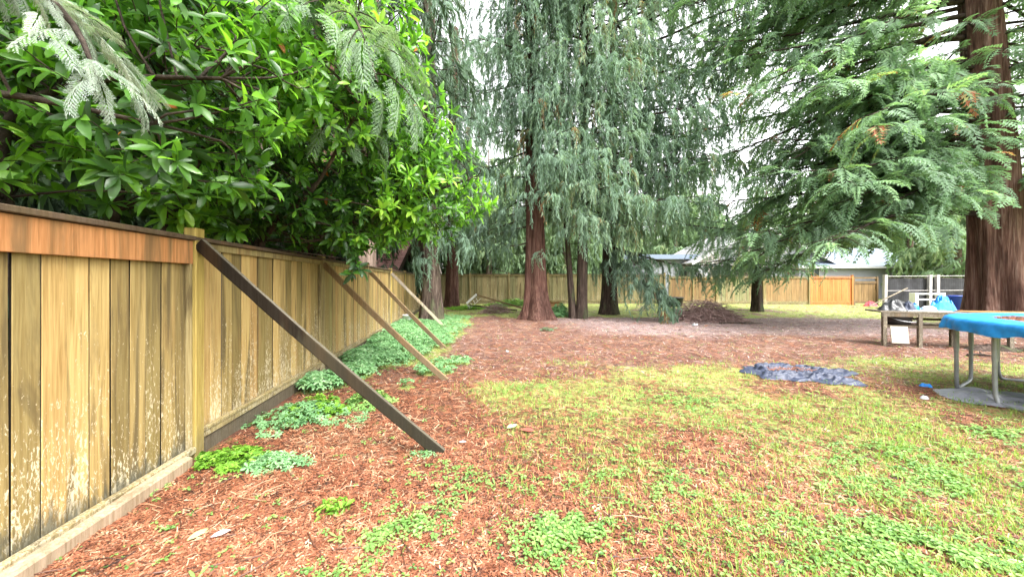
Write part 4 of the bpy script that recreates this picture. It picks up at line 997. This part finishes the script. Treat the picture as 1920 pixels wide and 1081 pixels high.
h = thing('house', 'brown shingled house low behind the side fence', 'house', (-8.6, 16.5, 0))
gable_house(h, -4.6, 3.0, -1.8, 3.2, 2.30, 4.15, 'x', M['dark_wood'], M['roof_brown'], .9, .14, M['dark_wood'])
m = MB()
for x in (-1.5, .6, 2.0): m = MB(); m.beam((x, -2.5, 0), (x, -2.5, 2.0), .12, .12, (0, 1, 0), tint=.5); m.build('porch_post', M['dark_wood'], h)
pass; window(h, .2, -1.8, 1.3, 1.1, .8)
h = thing('shed', 'low shed with a pinkish grey shingle roof behind the far end of the side fence', 'shed', (-7.2, 21.5, 0))
gable_house(h, -1.2, 2.1, -1.2, 1.6, 1.85, 2.75, 'x', M['white_wall'], M['roof_pink'], .35, .1, M['roof_pink'])
h = thing('house', 'white gabled house with a louvered vent behind the bare tree', 'house', (20.5, 30.0, 0))
gable_house(h, -4.4, 7.0, 0, 8, 3.35, 6.3, 'y', M['siding_grey'], M['roof_pale'], .6, .16)
m = MB(); m.box((-3.3, -.04, 3.35), (.95, .07, .85))
for q in range(6): m.box((-3.3, -.085, 3.02 + .13 * q), (.75, .03, .05))
m.build('vent', M['white_trim'], h); window(h, 1.0, 0, 2.0, 1.4, 1.0)
h = thing('outbuilding', 'low flat white outbuilding beyond the fence, behind the drooping boughs', 'outbuilding', (13.6, 31.5, 0))
m = MB(); m.box((0, 1.5, 1.75), (6.6, 3, 3.5)); m.build('wall', M['white_wall'], h)
m = MB(); m.box((0, 1.4, 3.72), (7.4, 3.9, .42)); m.build('roof', M['roof_blue'], h); window(h, 2.2, 0, 2.3, 1.2, .9)
h = thing('house', 'long low lavender grey house with a blue roof and white gutter on the right', 'house', (27.0, 29.5, 0))
gable_house(h, -2.2, 8.2, 0, 8, 2.95, 4.7, 'x', M['siding'], M['roof_blue'], .5, .14)
window(h, -.95, 0, 2.25, .95, .9)
m = MB(); m.box((.05, -.04, 1.5), (.16, .07, 2.85)); m.build('downpipe', M['white_trim'], h)
h = thing('carport', 'open carport with white fascia and posts at the right end of the blue roofed house', 'carport', (38.3, 29.3, 0))
rf = MB(); quad_slab(rf, (-2.4, -.6, 2.55), (2.4, -.6, 2.55), (2.4, 3.6, 3.35), (-2.4, 3.6, 3.35), .12); q = rf.build('roof', M['roof_pale'], h)
m = MB(); m.box((0, -.66, 2.48), (4.8, .08, .26)); m.build('fascia', M['white_trim'], q)
for x in (-2.2, -.2, 2.2):
    m = MB(); m.box((x, -.4, 1.2), (.13, .13, 2.45)); m.build('post', M['grey_wood'], h)
# ------------------------------------------------------------------ things in the yard
M['galv'] = plain_mat('galvanised_tube', (.27, .28, .29), .45, .5, .3, 9, .05, .45)
M['pad'] = plain_mat('blue_pad', (.016, .22, .57), .45, .45, .38, 7, .6)
M['mat'] = plain_mat('trampoline_mat', (.03, .025, .024), .8, .2)
M['tarp'] = plain_mat('slate_tarp', (.032, .040, .070), .5, .35, .3, 5, .15)
M['tarp_grey'] = plain_mat('grey_plastic', (.24, .24, .27), .35, .5, .3, 5, .15)
M['tarp_blue'] = plain_mat('blue_tarp', (.008, .20, .60), .4, .5, .25, 6, .15)
M['black'] = plain_mat('black_plastic', (.022, .023, .026), .42, .5, .3, 5, .1)
M['white'] = plain_mat('white_plastic', (.72, .72, .70), .45, .4, .12, 5, .05)
M['cream'] = plain_mat('stained_cream_board', (.42, .39, .32), .7, .3, .3, 5, .1)
M['mesh_cloth'] = plain_mat('dark_shade_cloth', (.045, .045, .05), .8, .2, .5, 3, .2)
M['pile'] = bark_mat('dry_brush', (.07, .042, .038), (.30, .195, .175), (.54, .42, .38), (3, 3, 3))
M['pale_post'] = plain_mat('pale_grey_post', (.36, .34, .335), .75, .2, .3, 6, .1)
M['paper'] = plain_mat('dull_paper', (.34, .35, .36), .7, .2, .3, 8, .1)
M['orange'] = plain_mat('orange_wood', (.50, .27, .12), .7, .3, .2, 5, .1)

# trampoline
TC = (7.08, 3.6); tz = float(gz(*TC)) + .11
tr = thing('trampoline', 'round trampoline with blue edge pad, brown needles on its mat and grey legs', 'trampoline', (TC[0], TC[1], tz))
def ring(profile, n, seed, wr):
    a = np.arange(n) * 2 * PI / n; V_ = []
    for k_, (rad, z, amp) in enumerate(profile):
        nr = (fbm(np.cos(a) * 13, np.sin(a) * 13, np.full(n, k_ * .35), seed=seed, oct=4) - .5) * 2; nz = (fbm(np.cos(a) * 11, np.sin(a) * 11, np.full(n, k_ * .5 + 9), seed=seed + 3, oct=3) - .5) * 2
        V_.append(np.stack([(rad + nr * amp) * np.cos(a), (rad + nr * amp) * np.sin(a), z + nz * amp * wr], -1))
    V_ = np.concatenate(V_); m_ = len(profile)
    i_, j_ = np.meshgrid(np.arange(m_ - 1), np.arange(n), indexing='ij'); k_ = (j_ + 1) % n
    return V_, np.stack([i_ * n + j_, (i_ + 1) * n + j_, (i_ + 1) * n + k_, i_ * n + k_], -1).reshape(-1, 4)
V_, Q_ = ring([(1.13, .868, 0.012), (1.16, .882, 0.024), (1.27, .888, 0.033), (1.42, .890, 0.027), (1.53, .886, 0.015), (1.565, .872, 0.012), (1.582, .84, 0.018), (1.592, .80, 0.039), (1.597, .76, 0.054), (1.60, .725, 0.069)], 300, 11, .7)
MB().add(V_, Q=Q_).build('edge_pad', M['pad'], tr, smooth=True)
V_, Q_ = ring([(1.18, .862, .0), (.8, .85, .004), (.4, .842, .004), (.02, .838, .0)], 72, 14, 1); MB().add(V_, Q=Q_).build('jumping_mat', M['mat'], tr, smooth=True)
a = np.linspace(0, 2 * PI, 97); MB().tube(np.stack([1.5 * np.cos(a), 1.5 * np.sin(a), np.full(97, .86)], -1), .024, 8, cap=False).build('frame_ring', M['galv'], tr, smooth=True)
for q in range(6):
    a0 = math.radians(102 + 62 * q); a1 = a0 + math.radians(33)
    P0, P1 = np.array((1.47 * math.cos(a0), 1.47 * math.sin(a0))), np.array((1.47 * math.cos(a1), 1.47 * math.sin(a1)))
    gz0 = lambda p: float(gz(TC[0] + p[0], TC[1] + p[1])) - tz + .02
    e0, e1 = P0 + (P1 - P0) * .10, P1 + (P0 - P1) * .10
    pts = [(*P0, .86), (*P0, .5), (*P0, .16), (*(P0 + (P1 - P0) * .02), gz0(P0) + .06), (*e0, gz0(e0)), (*((P0 + P1) / 2), gz0((P0 + P1) / 2)), (*e1, gz0(e1)), (*(P1 + (P0 - P1) * .02), gz0(P1) + .06), (*P1, .16), (*P1, .5), (*P1, .86)]
    lg = MB().tube(spline(pts, 60), .021, 8).build('leg', M['galv'], tr, smooth=True)
    for p in (P0, P1): MB().tube([(*p, .42), (*p, .84)], .0255, 8).build('leg_sleeve', M['galv'], lg, smooth=True)
r = rg(1501); n = 9000; rad = np.sqrt(r.random(n)) * 1.16; a = r.random(n) * 6.28
k = r.random(n) < 1.25 - .5 * (rad / 1.16) ** 3; rad, a = rad[k], a[k]; n = len(a)
b = r.random(n) * 6.28; lm = MB()
lm.inst(*STRIP, np.stack([rad * np.cos(a), rad * np.sin(a), .852 + .018 * (rad / 1.16) ** 2 + r.random(n) * .012], -1), frames(np.stack([np.cos(b), np.sin(b), r.normal(0, .12, n)], -1), np.stack([r.normal(0, .15, n), r.normal(0, .15, n), np.ones(n)], -1)), r.uniform(.05, .13, n), np.clip(r.normal(.5, .16, n), 0, .95))
tag(lm.build('fallen_needles', M['litter'], loc=(TC[0], TC[1], tz)), 'brown fallen needles lying on the trampoline mat', 'needles', kind='stuff')

def cloth(name, label, cat, mat, x, y, outline, h, seed, fold=3.0, thick=True, n=70, ang=0.0, z0=.012, stretch=(1, 1)):
    """crumpled sheet lying on the ground: outline(theta) gives its edge, folds run as sharp ridges"""
    rr = np.linspace(0, 1, n // 2) ** .8; th = np.arange(n * 2) * PI / n
    Rr, TH = np.meshgrid(rr, th, indexing='ij'); e = outline(TH)
    X, Y = Rr * e * np.cos(TH), Rr * e * np.sin(TH)
    wx = X + .15 * wob(X, Y, 2.0, seed); wy = Y + .15 * wob(X, Y, 2.0, seed + 1)
    rd = 1 - np.abs(2 * fbm(wx * fold * stretch[0], wy * fold * stretch[1], seed=seed + 2, oct=3) - 1); r2 = 1 - np.abs(2 * fbm(wx * fold * 2.6, wy * fold * 2.6, seed=seed + 5, oct=3) - 1)
    Z = h * (sstep(.62, 1.0, rd) ** 1.5 * .85 + .3 * sstep(.5, 1, r2) * (.4 + .6 * vnoise(wx * 2, wy * 2, seed=seed + 8))) * (1 - Rr ** 6) + z0 + .015 * (1 - Rr ** 8)
    c_, s_ = math.cos(ang), math.sin(ang); XX, YY = X * c_ - Y * s_, X * s_ + Y * c_
    base = float(gz(x, y)); Z = Z + gz(x + XX, y + YY) - base
    V_ = np.stack([XX, YY, Z], -1).reshape(-1, 3); nn = n * 2
    i_, j_ = np.meshgrid(np.arange(len(rr) - 1), np.arange(nn), indexing='ij'); k_ = (j_ + 1) % nn
    Q_ = np.stack([i_ * nn + j_, (i_ + 1) * nn + j_, (i_ + 1) * nn + k_, i_ * nn + k_], -1).reshape(-1, 4)
    o = MB().add(V_, Q=Q_).build(name, mat, smooth=True, loc=(x, y, base)); tag(o, label, cat)
    return o
def out1(t): return .62 * (1 + .75 * np.cos(t) ** 2) * (1 + .35 * (vnoise(np.cos(t) * 2.4 + 7, np.sin(t) * 2.4, seed=2) - .5) * 2) * (1 - .25 * np.exp(-((t - 5.2) / .35) ** 2))
cloth('tarp', 'crumpled slate blue tarp lying on the grass with needles in its folds', 'tarp', M['tarp'], 4.42, 5.32, lambda t: np.interp(np.degrees(t) % 360, [0, 20, 50, 90, 130, 170, 200, 235, 265, 285, 305, 330, 360], [.98, .70, .46, .62, .62, .74, .70, .48, .52, .72, .74, .46, .98]) * (1 + .10 * np.sin(t * 11 + 1)), .085, 31, 5.5, ang=.06, stretch=(.6, 1.5), n=120)
def out2(t): return .46 * (1 + 1.0 * np.cos(t) ** 2) * (1 + .3 * (vnoise(np.cos(t) * 2 + 3, np.sin(t) * 2, seed=5) - .5) * 2)
cloth('plastic_sheet', 'wrinkled grey plastic sheet spread on the ground under the trampoline', 'plastic sheet', M['tarp_grey'], 6.35, 4.05, out2, .05, 41, 3.4, ang=-.55)
def out3(t): return .035 * (1 + .9 * np.cos(t) ** 2)
cloth('plastic_scrap', 'small bright blue plastic scrap just left of the grey sheet under the trampoline', 'scrap', M['tarp_blue'], 5.72, 4.72, out3, .03, 51, 9, n=16, ang=-.5)
cloth('paper_scrap', 'flat whitish scrap on the grass in front of the trampoline legs', 'scrap', M['paper'], 5.05, 4.18, lambda t: .028 * (1 + .8 * np.cos(t) ** 2), .02, 52, 9, n=16, ang=.2)
cloth('paper_scrap', 'bluish white scrap on the needles near the end of the herbs', 'scrap', M['paper'], -.10, 7.15, lambda t: .02 * (1 + .8 * np.cos(t) ** 2), .02, 53, 9, n=16)
cloth('paper_scrap', 'white crumpled scrap on the grey ground before the brush pile', 'scrap', M['paper'], 6.0, 11.2, lambda t: .07 * (1 + .4 * np.cos(t) ** 2), .06, 54, 9, n=16)

r = rg(1511); n = 420; a_ = r.random(n) * 6.28; q_ = np.sqrt(r.random(n)); px_, py_ = 4.30 + .38 * q_ * np.cos(a_), 5.27 + .16 * q_ * np.sin(a_); b_ = r.random(n) * 6.28
tm_ = MB(); tm_.inst(*STRIP, np.stack([px_, py_, gz(px_, py_) + r.uniform(.05, .11, n)], -1), frames(np.stack([np.cos(b_), np.sin(b_), r.normal(0, .3, n)], -1), np.tile((0, 0, 1.0), (n, 1))), r.uniform(.05, .11, n), np.clip(r.normal(.6, .15, n), 0, .9))
tag(tm_.build('fallen_needles', M['litter']), 'red needles caught in the folds of the slate blue tarp', 'needles', kind='stuff')

def fallen_leaf(label, x, y, L, rz, col, name):
    if name not in M: M[name] = plain_mat(name, col, .5, .4, .2, 30, .1)
    vs = LL[0].copy(); vs[:, 2] *= .5; vs[:, 1] *= 1.5
    m_ = MB(); m_.add(vs * L, T=LL[1])
    o = m_.build('fallen_leaf', M[name], smooth=True, loc=(x, y, float(gz(x, y)) + .02)); o.rotation_euler = (.1, -.05, rz); tag(o, label, 'leaf')
fallen_leaf('pale green oval leaf lying on the red needles beside the ground board', -1.79, 1.88, .10, 1.2, (.30, .38, .16), 'leaf_pale')
fallen_leaf('pinkish white leaf lying just right of the pale green oval one', -1.68, 1.90, .09, .7, (.42, .34, .34), 'leaf_pink')
fallen_leaf('dark red brown curled leaf on the lawn right of the brace foot', .08, 3.33, .15, -.2, (.25, .07, .05), 'leaf_red')
fallen_leaf('light green leaf touching the dark red brown one', -.05, 3.36, .14, .7, (.30, .46, .20), 'leaf_green')
fallen_leaf('pinkish pale leaf near the foot of the nearest brace', -.48, 3.08, .07, .1, (.42, .34, .34), 'leaf_pink')
fallen_leaf('broad green leaf on the ground nearest to the camera at the right', 2.53, 1.74, .13, .1, (.22, .44, .16), 'leaf_broad')

# workbench with junk
wb = thing('workbench', 'long weathered wooden workbench behind the trampoline', 'workbench', (8.32, 7.66, float(gz(9, 8))), -.30)
m = MB(); r = rg(5)
for q in range(4): m.beam((-.03, .07 + q * .13, .765 + r.normal(0, .002)), (3.2, .07 + q * .13, .765 + r.normal(0, .002)), .122, .035, tint=float(r.random()), bev=.004)
m.build('bench_top', M['grey_wood'], wb)
for y_, x0_ in ((.03, 0), (.50, .28)): m = MB(); m.box(((3.2 + x0_) / 2, y_, .70), (3.2 - x0_, .035, .085), tint=.2); m.build('apron', M['grey_wood'], wb)
for x, y in ((.05, .04), (.66, .04), (2.1, .04), (3.1, .04), (.30, .48), (1.5, .48), (3.1, .48)):
    if True:
        m = MB(); m.box((x, y, .36), (.066, .066, .75), tint=.3); m.build('leg', M['grey_wood'], wb)
for y_, z_, x0_ in ((.48, .44, .3), (.25, .44, .16), (.05, .44, .05), (.49, .58, .3)): m = MB(); m.box(((3.1 + x0_) / 2, y_, z_), (3.1 - x0_, .045, .055), tint=.3); m.build('shelf_rail', M['kick_dark'], wb)
bx, by, bz = 8.32, 7.66, float(gz(9, 8))
Wc, Ws = math.cos(-.30), math.sin(-.30)
def W(a, b): return (bx + a * Wc - b * Ws, by + a * Ws + b * Wc)
def lathe(prof, n=28):
    a = np.arange(n) * 2 * PI / n; V_ = np.concatenate([np.stack([r_ * np.cos(a), r_ * np.sin(a), np.full(n, z)], -1) for r_, z in prof]); m_ = len(prof)
    i_, j_ = np.meshgrid(np.arange(m_ - 1), np.arange(n), indexing='ij'); k_ = (j_ + 1) % n
    return V_, np.stack([i_ * n + j_, i_ * n + k_, (i_ + 1) * n + k_, (i_ + 1) * n + j_], -1).reshape(-1, 4)
tb = thing('black_tub', 'black round plastic tub standing on the workbench shelf', 'tub', (*W(.42, .27), bz + .46))
V_, Q_ = lathe([(.001, 0), (.19, 0), (.215, .09), (.235, .19), (.25, .195), (.25, .21), (.225, .21), (.20, .03), (.001, .025)]); MB().add(V_, Q=Q_).build('bowl', M['black'], tb, smooth=True)
MB().tube(spline([(-.25, 0, .2), (-.2, -.22, .12), (0, -.30, .09), (.2, -.22, .12), (.25, 0, .2)], 16), .006, 5).build('handle', M['galv'], tb)
m = MB(); rr = rg(8); m.beam((0, 0, 0), (0, .05, .37), .30, .02, (0, 1, 0)); cb = m.build('board_offcut', M['cream'], loc=(*W(.27, -.06), bz + .08)); cb.rotation_euler = (0, 0, -.3); tag(cb, 'stained cream board leaning on the front of the workbench below the tub', 'board')
def heap(name, label, cat, mat, x, y, z, rx, ry, h_, seed, fold=9):
    n, k_ = 48, 18; u = np.linspace(0, 1, k_); th = np.arange(n) * 2 * PI / n; U, TH = np.meshgrid(u, th, indexing='ij')
    e = 1 + .35 * (fbm(np.cos(TH) * 2 + seed, np.sin(TH) * 2, seed=seed) - .5) * 2
    X, Y = U * e * rx * np.cos(TH), U * e * ry * np.sin(TH)
    rd = 1 - np.abs(2 * fbm(X * fold + seed, Y * fold, seed=seed + 1, oct=4) - 1)
    Z = h_ * (1 - U ** 2.2) * (.15 + 1.15 * sstep(.35, 1, rd)) ; Z[-1] = 0
    V_ = np.stack([X, Y, Z], -1).reshape(-1, 3); i_, j_ = np.meshgrid(np.arange(k_ - 1), np.arange(n), indexing='ij'); q_ = (j_ + 1) % n
    Q_ = np.stack([i_ * n + j_, (i_ + 1) * n + j_, (i_ + 1) * n + q_, i_ * n + q_], -1).reshape(-1, 4)
    o = MB().add(V_, Q=Q_).add(V_[-n:], T=[(0, q + 1, q) for q in range(1, n - 1)]).build(name, mat, smooth=True, loc=(x, y, z)); return tag(o, label, cat)
zt = bz + .785
heap('black_sheeting', 'heap of crumpled black sheeting on the left end of the workbench', 'sheeting', M['black'], *W(.36, .27), zt, .30, .22, .20, 3)
heap('blue_tarp', 'bunched bright blue tarp on the workbench behind the white bowl', 'tarp', M['tarp_blue'], *W(1.30, .42), zt, .27, .13, .28, 6)
heap('blue_cloth', 'small turquoise blue bundle between black sheeting and white bowl', 'cloth', M['tarp_blue'], *W(.80, .42), zt, .12, .10, .14, 9)
heap('dark_bag', 'dark grey bag with a pale patch leaning on the black sheeting heap', 'bag', M['tarp'], *W(.56, .18), zt, .15, .12, .17, 12)
V_, Q_ = lathe([(.12, 0), (.125, .02), (.105, .07), (.06, .105), (.001, .115)], 24); o = MB().add(V_, Q=Q_).build('white_bowl', M['white'], smooth=True, loc=(*W(.98, .30), zt)); tag(o, 'upturned white bowl on the workbench in front of the blue tarp', 'bowl')
m = MB(); m.box((0, 0, .008), (.75, .16, .014)); o = m.build('flat_sheet', M['white'], loc=(*W(.82, .10), zt)); o.rotation_euler = (0, 0, -.27); tag(o, 'flat whitish panel lying on the front of the workbench', 'panel')
m = MB(); m.tube([(-.55, 0, 0), (.45, .1, .42)], .014, 6, .4); o = m.build('stick', M['grey_wood'], loc=(*W(.45, .45), zt + .08)); tag(o, 'grey stick poking up out of the black sheeting', 'stick')
m = MB(); m.box((0, .1, .006), (1.3, .40, .012)); o = m.build('rust_board', M['trim_new'], loc=(*W(2.1, .15), zt)); o.rotation_euler = (0, 0, -.3); tag(o, 'rusty red board lying flat on the right part of the workbench', 'board')
rb = heap('root_tangle', 'grey brown pulled up roots lying on the needles under the workbench', 'roots', M['bark_dark'], *W(1.9, .1), bz, .55, .25, .10, 15, 8)
for q, (lx, ly, lab) in enumerate(((9.1, 6.6, 'dark flat curled bark piece on the grass edge before the workbench'), (6.25, 11.75, 'long dark branch on the grey ground right of the brush pile'))):
    m = MB(); rr = rg(60 + q); L = .55 if q == 0 else 1.5
    m.tube(spline([(-L / 2, 0, .02), (-L * .2, .05, .035), (L * .15, -.03, .03), (L / 2, .04, .02)], 14) + np.array((0, 0, .0)), np.linspace(.035, .012, 14), 6, .5)
    m.tube(spline([(0, 0, .03), (L * .2, .12, .06), (L * .38, .2, .03)], 8), np.linspace(.016, .006, 8), 5, .5)
    o = m.build('fallen_branch', M['branch'], smooth=True, loc=(lx if q == 0 else 7.9, ly, float(gz(lx, ly)))); tag(o, lab, 'branch')
m = MB(); m.tube(spline([(-.9, .1, .05), (0, 0, .10), (1.0, -.05, .03)], 12), np.linspace(.03, .015, 12), 6, .5); o = m.build('fallen_branch', M['grey_wood'], smooth=True, loc=(5.6, 13.0, float(gz(5.6, 13)))); tag(o, 'pale grey branch lying under the drooping boughs left of the brush pile', 'branch')
# cedar sprig on the needles
c = Crown(77); c.limb(spline([(-.22, 0, .04), (0, .02, .06), (.25, 0, .03)], 6), .006, spacing=.06, submin=.12, sub=.05, nsub=16, size=.32, hang=.1)
o = thing('cedar_sprig', 'green broken cedar sprig lying on red needles before the thick trunk', 'sprig', (.95, 10.0, float(gz(.95, 10)) + .02)); c.fronds(FAN, 'fan', .4).build('leaves', M['fan'], o); c.wood.build('stem', M['branch'], o)

# brush pile
def brush(name, label, x, y, rx, ry, h_, n, seed, mat, rad=.012, Lr=(.6, 1.6)):
    r = rg(seed); m = MB()
    for q in range(n):
        a = r.random() * 6.28; d = math.sqrt(r.random()); hz = h_ * (1 - d ** 1.6) * r.random() ** .6
        c0 = np.array((rx * d * math.cos(a), ry * d * math.sin(a), hz + .02)); L = r.uniform(*Lr) * (.6 + .5 * (1 - d)); b = r.random() * 6.28
        dv = np.array((math.cos(b), math.sin(b), r.normal(0, .22))) * L / 2; sag = abs(r.normal(0, .10)) * L
        p = [c0 - dv - (0, 0, sag), c0 - dv * .4 + r.normal(0, .03, 3), c0 + dv * .4 + r.normal(0, .03, 3), c0 + dv - (0, 0, sag)]
        p = [np.array((q_[0], q_[1], max(.012, q_[2]))) for q_ in p]
        R0 = rad * r.uniform(.4, 1.5); m.tube(spline(p, 7), np.linspace(R0, R0 * .4, 7), 4, .5, cap=False)
    o = m.build(name, mat, smooth=True, loc=(x, y, float(gz(x, y)))); return tag(o, label, 'brush pile')
brush('brush_pile', 'big heap of dry purplish brown sticks in front of the honey coloured fence', 7.35, 12.9, 1.15, .7, .80, 620, 5, M['pile'])
brush('brush_pile', 'low dark tangle of dead twigs by the long poles near the back fence', -.75, 16.0, .7, .45, .45, 200, 7, M['pile'], .008, (.4, 1.1))
br = [(-1.0, 14.6), (1.8, 16.5)]
# herbs by the back fence
weed('weed_clump', 'bright yellow green low weeds between the left trunks and the poles', -2.2, 18.3, 1.1, 1.3, .16, 900, M['fern'], 21, 5, .11)
weed('weed_clump', 'pale leafy weeds growing along the mossy back fence', .35, 20.5, 1.8, .5, .40, 800, M['clover'], 22, 5, .14)
weed('weed_clump', 'dark leafy fern clump between thick trunk and twin trunk', 2.0, 14.3, .42, .3, .5, 420, M['herb'], 23, 6, .12)

# broken white frame with poles
fr = thing('broken_frame', 'broken white framed rack with two long poles tipped over by the back fence', 'frame', (-1.95, 17.0, float(gz(-1.95, 17))))
m = MB(); m.beam((-.30, 0, .38), (.18, 0, .82), .30, .10, tint=.9, bev=.01); m.build('head_board', M['white'], fr)
m = MB()
for q in range(4): m.tube([(-.24 + .13 * q, -.02, .30 + .12 * q), (-.14 + .13 * q, -.02, .12 + .12 * q), (-.02 + .13 * q, -.02, .24 + .12 * q)], .012, 5)
m.tube([(-.30, -.02, .28), (.30, -.02, .22)], .014, 5); m.build('lattice', M['white'], fr)
m = MB(); m.beam((.2, 0, .80), (2.6, -.3, .12), .045, .07, tint=.5); m.build('pole', M['brace_tan'], fr)
m = MB(); m.beam((-.28, .02, .30), (2.2, -.4, .06), .05, .06, tint=.4); m.build('pole', M['dark_wood'], fr)
for p_ in ([(.15, 0, -.05), (.16, .02, .55), (.2, .02, .9)], [(-.28, .1, -.05), (-.2, .08, .36)]): m = MB(); m.tube(p_, .013, 5); m.build('leg', M['grey_wood'], fr)
# orange crate behind the trunks
cr = thing('wooden_crate', 'small light orange wooden frame standing behind the thick trunk', 'crate', (2.05, 16.2, 0))
m = MB(); m.box((0, 0, .30), (.62, .05, .30), tint=.5); m.box((0, .3, .15), (.62, .5, .04), tint=.5); m.build('panel', M['orange'], cr)
for a_, b_, u_ in (((-.3, -.03, .0), (-.22, -.03, .55), (0, 1, 0)), ((-.32, -.06, .46), (.32, -.06, .48), (0, 0, 1)), ((.3, -.03, .0), (.3, -.03, .5), (0, 1, 0))): m = MB(); m.beam(a_, b_, .05, .05, u_, tint=.8); m.build('rail', M['trim_new'], cr)
# white bucket by the side fence
bk = thing('bucket', 'small white bucket half hidden in the herbs at the side fence', 'bucket', (-3.55, 11.6, float(gz(-3.55, 11.6))))
V_, Q_ = lathe([(.001, 0), (.13, 0), (.155, .30), (.165, .30), (.165, .32), (.148, .32), (.125, .02), (.001, .02)]); MB().add(V_, Q=Q_).build('shell', M['white'], bk, smooth=True)
MB().tube(spline([(-.16, 0, .29), (-.12, -.14, .2), (0, -.19, .16), (.12, -.14, .2), (.16, 0, .29)], 12), .005, 5).build('handle', M['galv'], bk)
# black tub leaning by the brush pile at the back fence
tb = thing('black_tub', 'black plastic tub against the fence behind the brush pile', 'tub', (9.5, 20.0, .0))
V_, Q_ = lathe([(.001, 0), (.42, 0), (.5, .5), (.52, .5), (.52, .55), (.46, .55), (.4, .03), (.001, .03)]); MB().add(V_, Q=Q_).build('bowl', M['black'], tb, smooth=True)

# wire pen at the right end of the back fence
pn = thing('wire_pen', 'grey post and wire pen hung with dark shade cloth beside the gate', 'pen', (19.65, 18.0, 0))
for x in (0, 2.35, 2.75, 5.4):
    m = MB(); m.beam((x, 0, -.1), (x + .03, 0, 1.82), .15, .12, (0, 1, 0), tint=.9); m.build('post', M['pale_post'], pn)
m = MB()
for z in (1.74, .98): m = MB(); m.tube([(0, -.02, z), (5.4, -.02, z + .03)], .02, 6); m.build('rail', M['pale_post'], pn)
m = MB()
for x in np.arange(.06, 5.4, .12): m.tube([(x, .02, .05), (x, .02, 1.74)], .0022, 3, cap=False)
for z in np.arange(.1, 1.74, .12): m.tube([(0, .026, z), (5.4, .026, z)], .0022, 3, cap=False)
m.build('wire_mesh', M['dark_wood'], pn)
m = MB(); n = 60
xs = np.linspace(.05, 5.35, n); ys = .10 + .05 * np.sin(xs * 9) * vnoise(xs * 3, xs * 0, seed=4)
V_ = np.concatenate([np.stack([xs, ys, np.full(n, z) + .06 * vnoise(xs * 2.5, xs * 0 + z, seed=5)], -1) for z in (.02, .6, 1.2, 1.60)]); i_, j_ = np.meshgrid(np.arange(3), np.arange(n - 1), indexing='ij')
m.add(V_, Q=np.stack([i_ * n + j_, i_ * n + j_ + 1, (i_ + 1) * n + j_ + 1, (i_ + 1) * n + j_], -1).reshape(-1, 4)); m.build('shade_cloth', M['mesh_cloth'], pn, smooth=True)
m = MB()
for q in range(3): m.beam((2.9 + q * .85, .24, 1.1), (2.9 + q * .85 + .7, .24, 1.1), .02, .75, tint=.4)
m.build('back_board', M['dark_wood'], pn)
m = MB()
for q in range(24): m.beam((-.3 + q * .26, 2.6, 0), (-.3 + q * .26, 2.6, 1.72), .22, .02, (0, 1, 0), tint=float(rg(q).random()))
o = m.build('plank_fence', M['dark_wood'], loc=(23.7, 18.6, 0)); tag(o, 'dark plank fence seen through the wire pen', 'fence')
wf = thing('shelf_unit', 'white open shelf frame standing in front of the wire pen', 'shelf', (20.38, 17.3, .0))
m = MB(); m.box((-.02, 0, .45), (.16, .28, .9)); m.build('side_panel', M['white'], wf); m = MB(); m.box((1.33, 0, .45), (.18, .28, .9)); m.build('side_panel', M['white'], wf)
m = MB(); 
for z_ in (.84, .56, .08): m = MB(); m.box((.65, 0, z_), (1.18, .26, .06)); m.build('shelf', M['white'], wf)
bb = thing('blue_bin', 'small deep blue bin at the right of the white shelf frame', 'bin', (22.35, 17.2, 0))
M['deep_blue'] = plain_mat('deep_blue_plastic', (.01, .045, .36), .45, .5, .2, 4, .05)
V_, Q_ = lathe([(.001, 0), (.19, 0), (.24, .72), (.26, .72), (.26, .76), (.22, .76), (.18, .03), (.001, .03)], 20); MB().add(V_, Q=Q_).build('shell', M['deep_blue'], bb, smooth=True)
m = MB(); m.tube([(-.26, 0, .74), (.26, 0, .74)], .02, 6); m.build('rim_bar', M['deep_blue'], bb)
heap('red_cushion', 'faded red cushion on the grass at the foot of the gate', 'cushion', plain_mat('faded_red_cloth', (.50, .10, .12), .8, .2, .25, 5, .1), 21.2, 20.2, float(gz(21, 20)), .40, .25, .24, 18)
# bird on a thin branch of the dark trunked cedar
bd = thing('bird', 'small dark bird perched on a thin bare limb among the hanging sprays', 'bird', (5.10, 13.2, 4.80))
m = MB(); m.tube(spline([(-.15, 0, -.055), (-.08, 0, -.02), (-.03, 0, .015), (.02, 0, .05), (.055, 0, .085), (.08, 0, .105), (.115, 0, .10)], 22), np.interp(np.linspace(0, 1, 22), [0, .2, .4, .55, .7, .8, .9, 1], [.008, .016, .042, .048, .034, .036, .02, .003]), 10)
m.tube([(0, .012, .0), (.0, .012, -.05)], .004, 4); m.tube([(0, -.012, .0), (0, -.012, -.05)], .004, 4)
bdb = m.build('body', M['black'], bd, smooth=True)
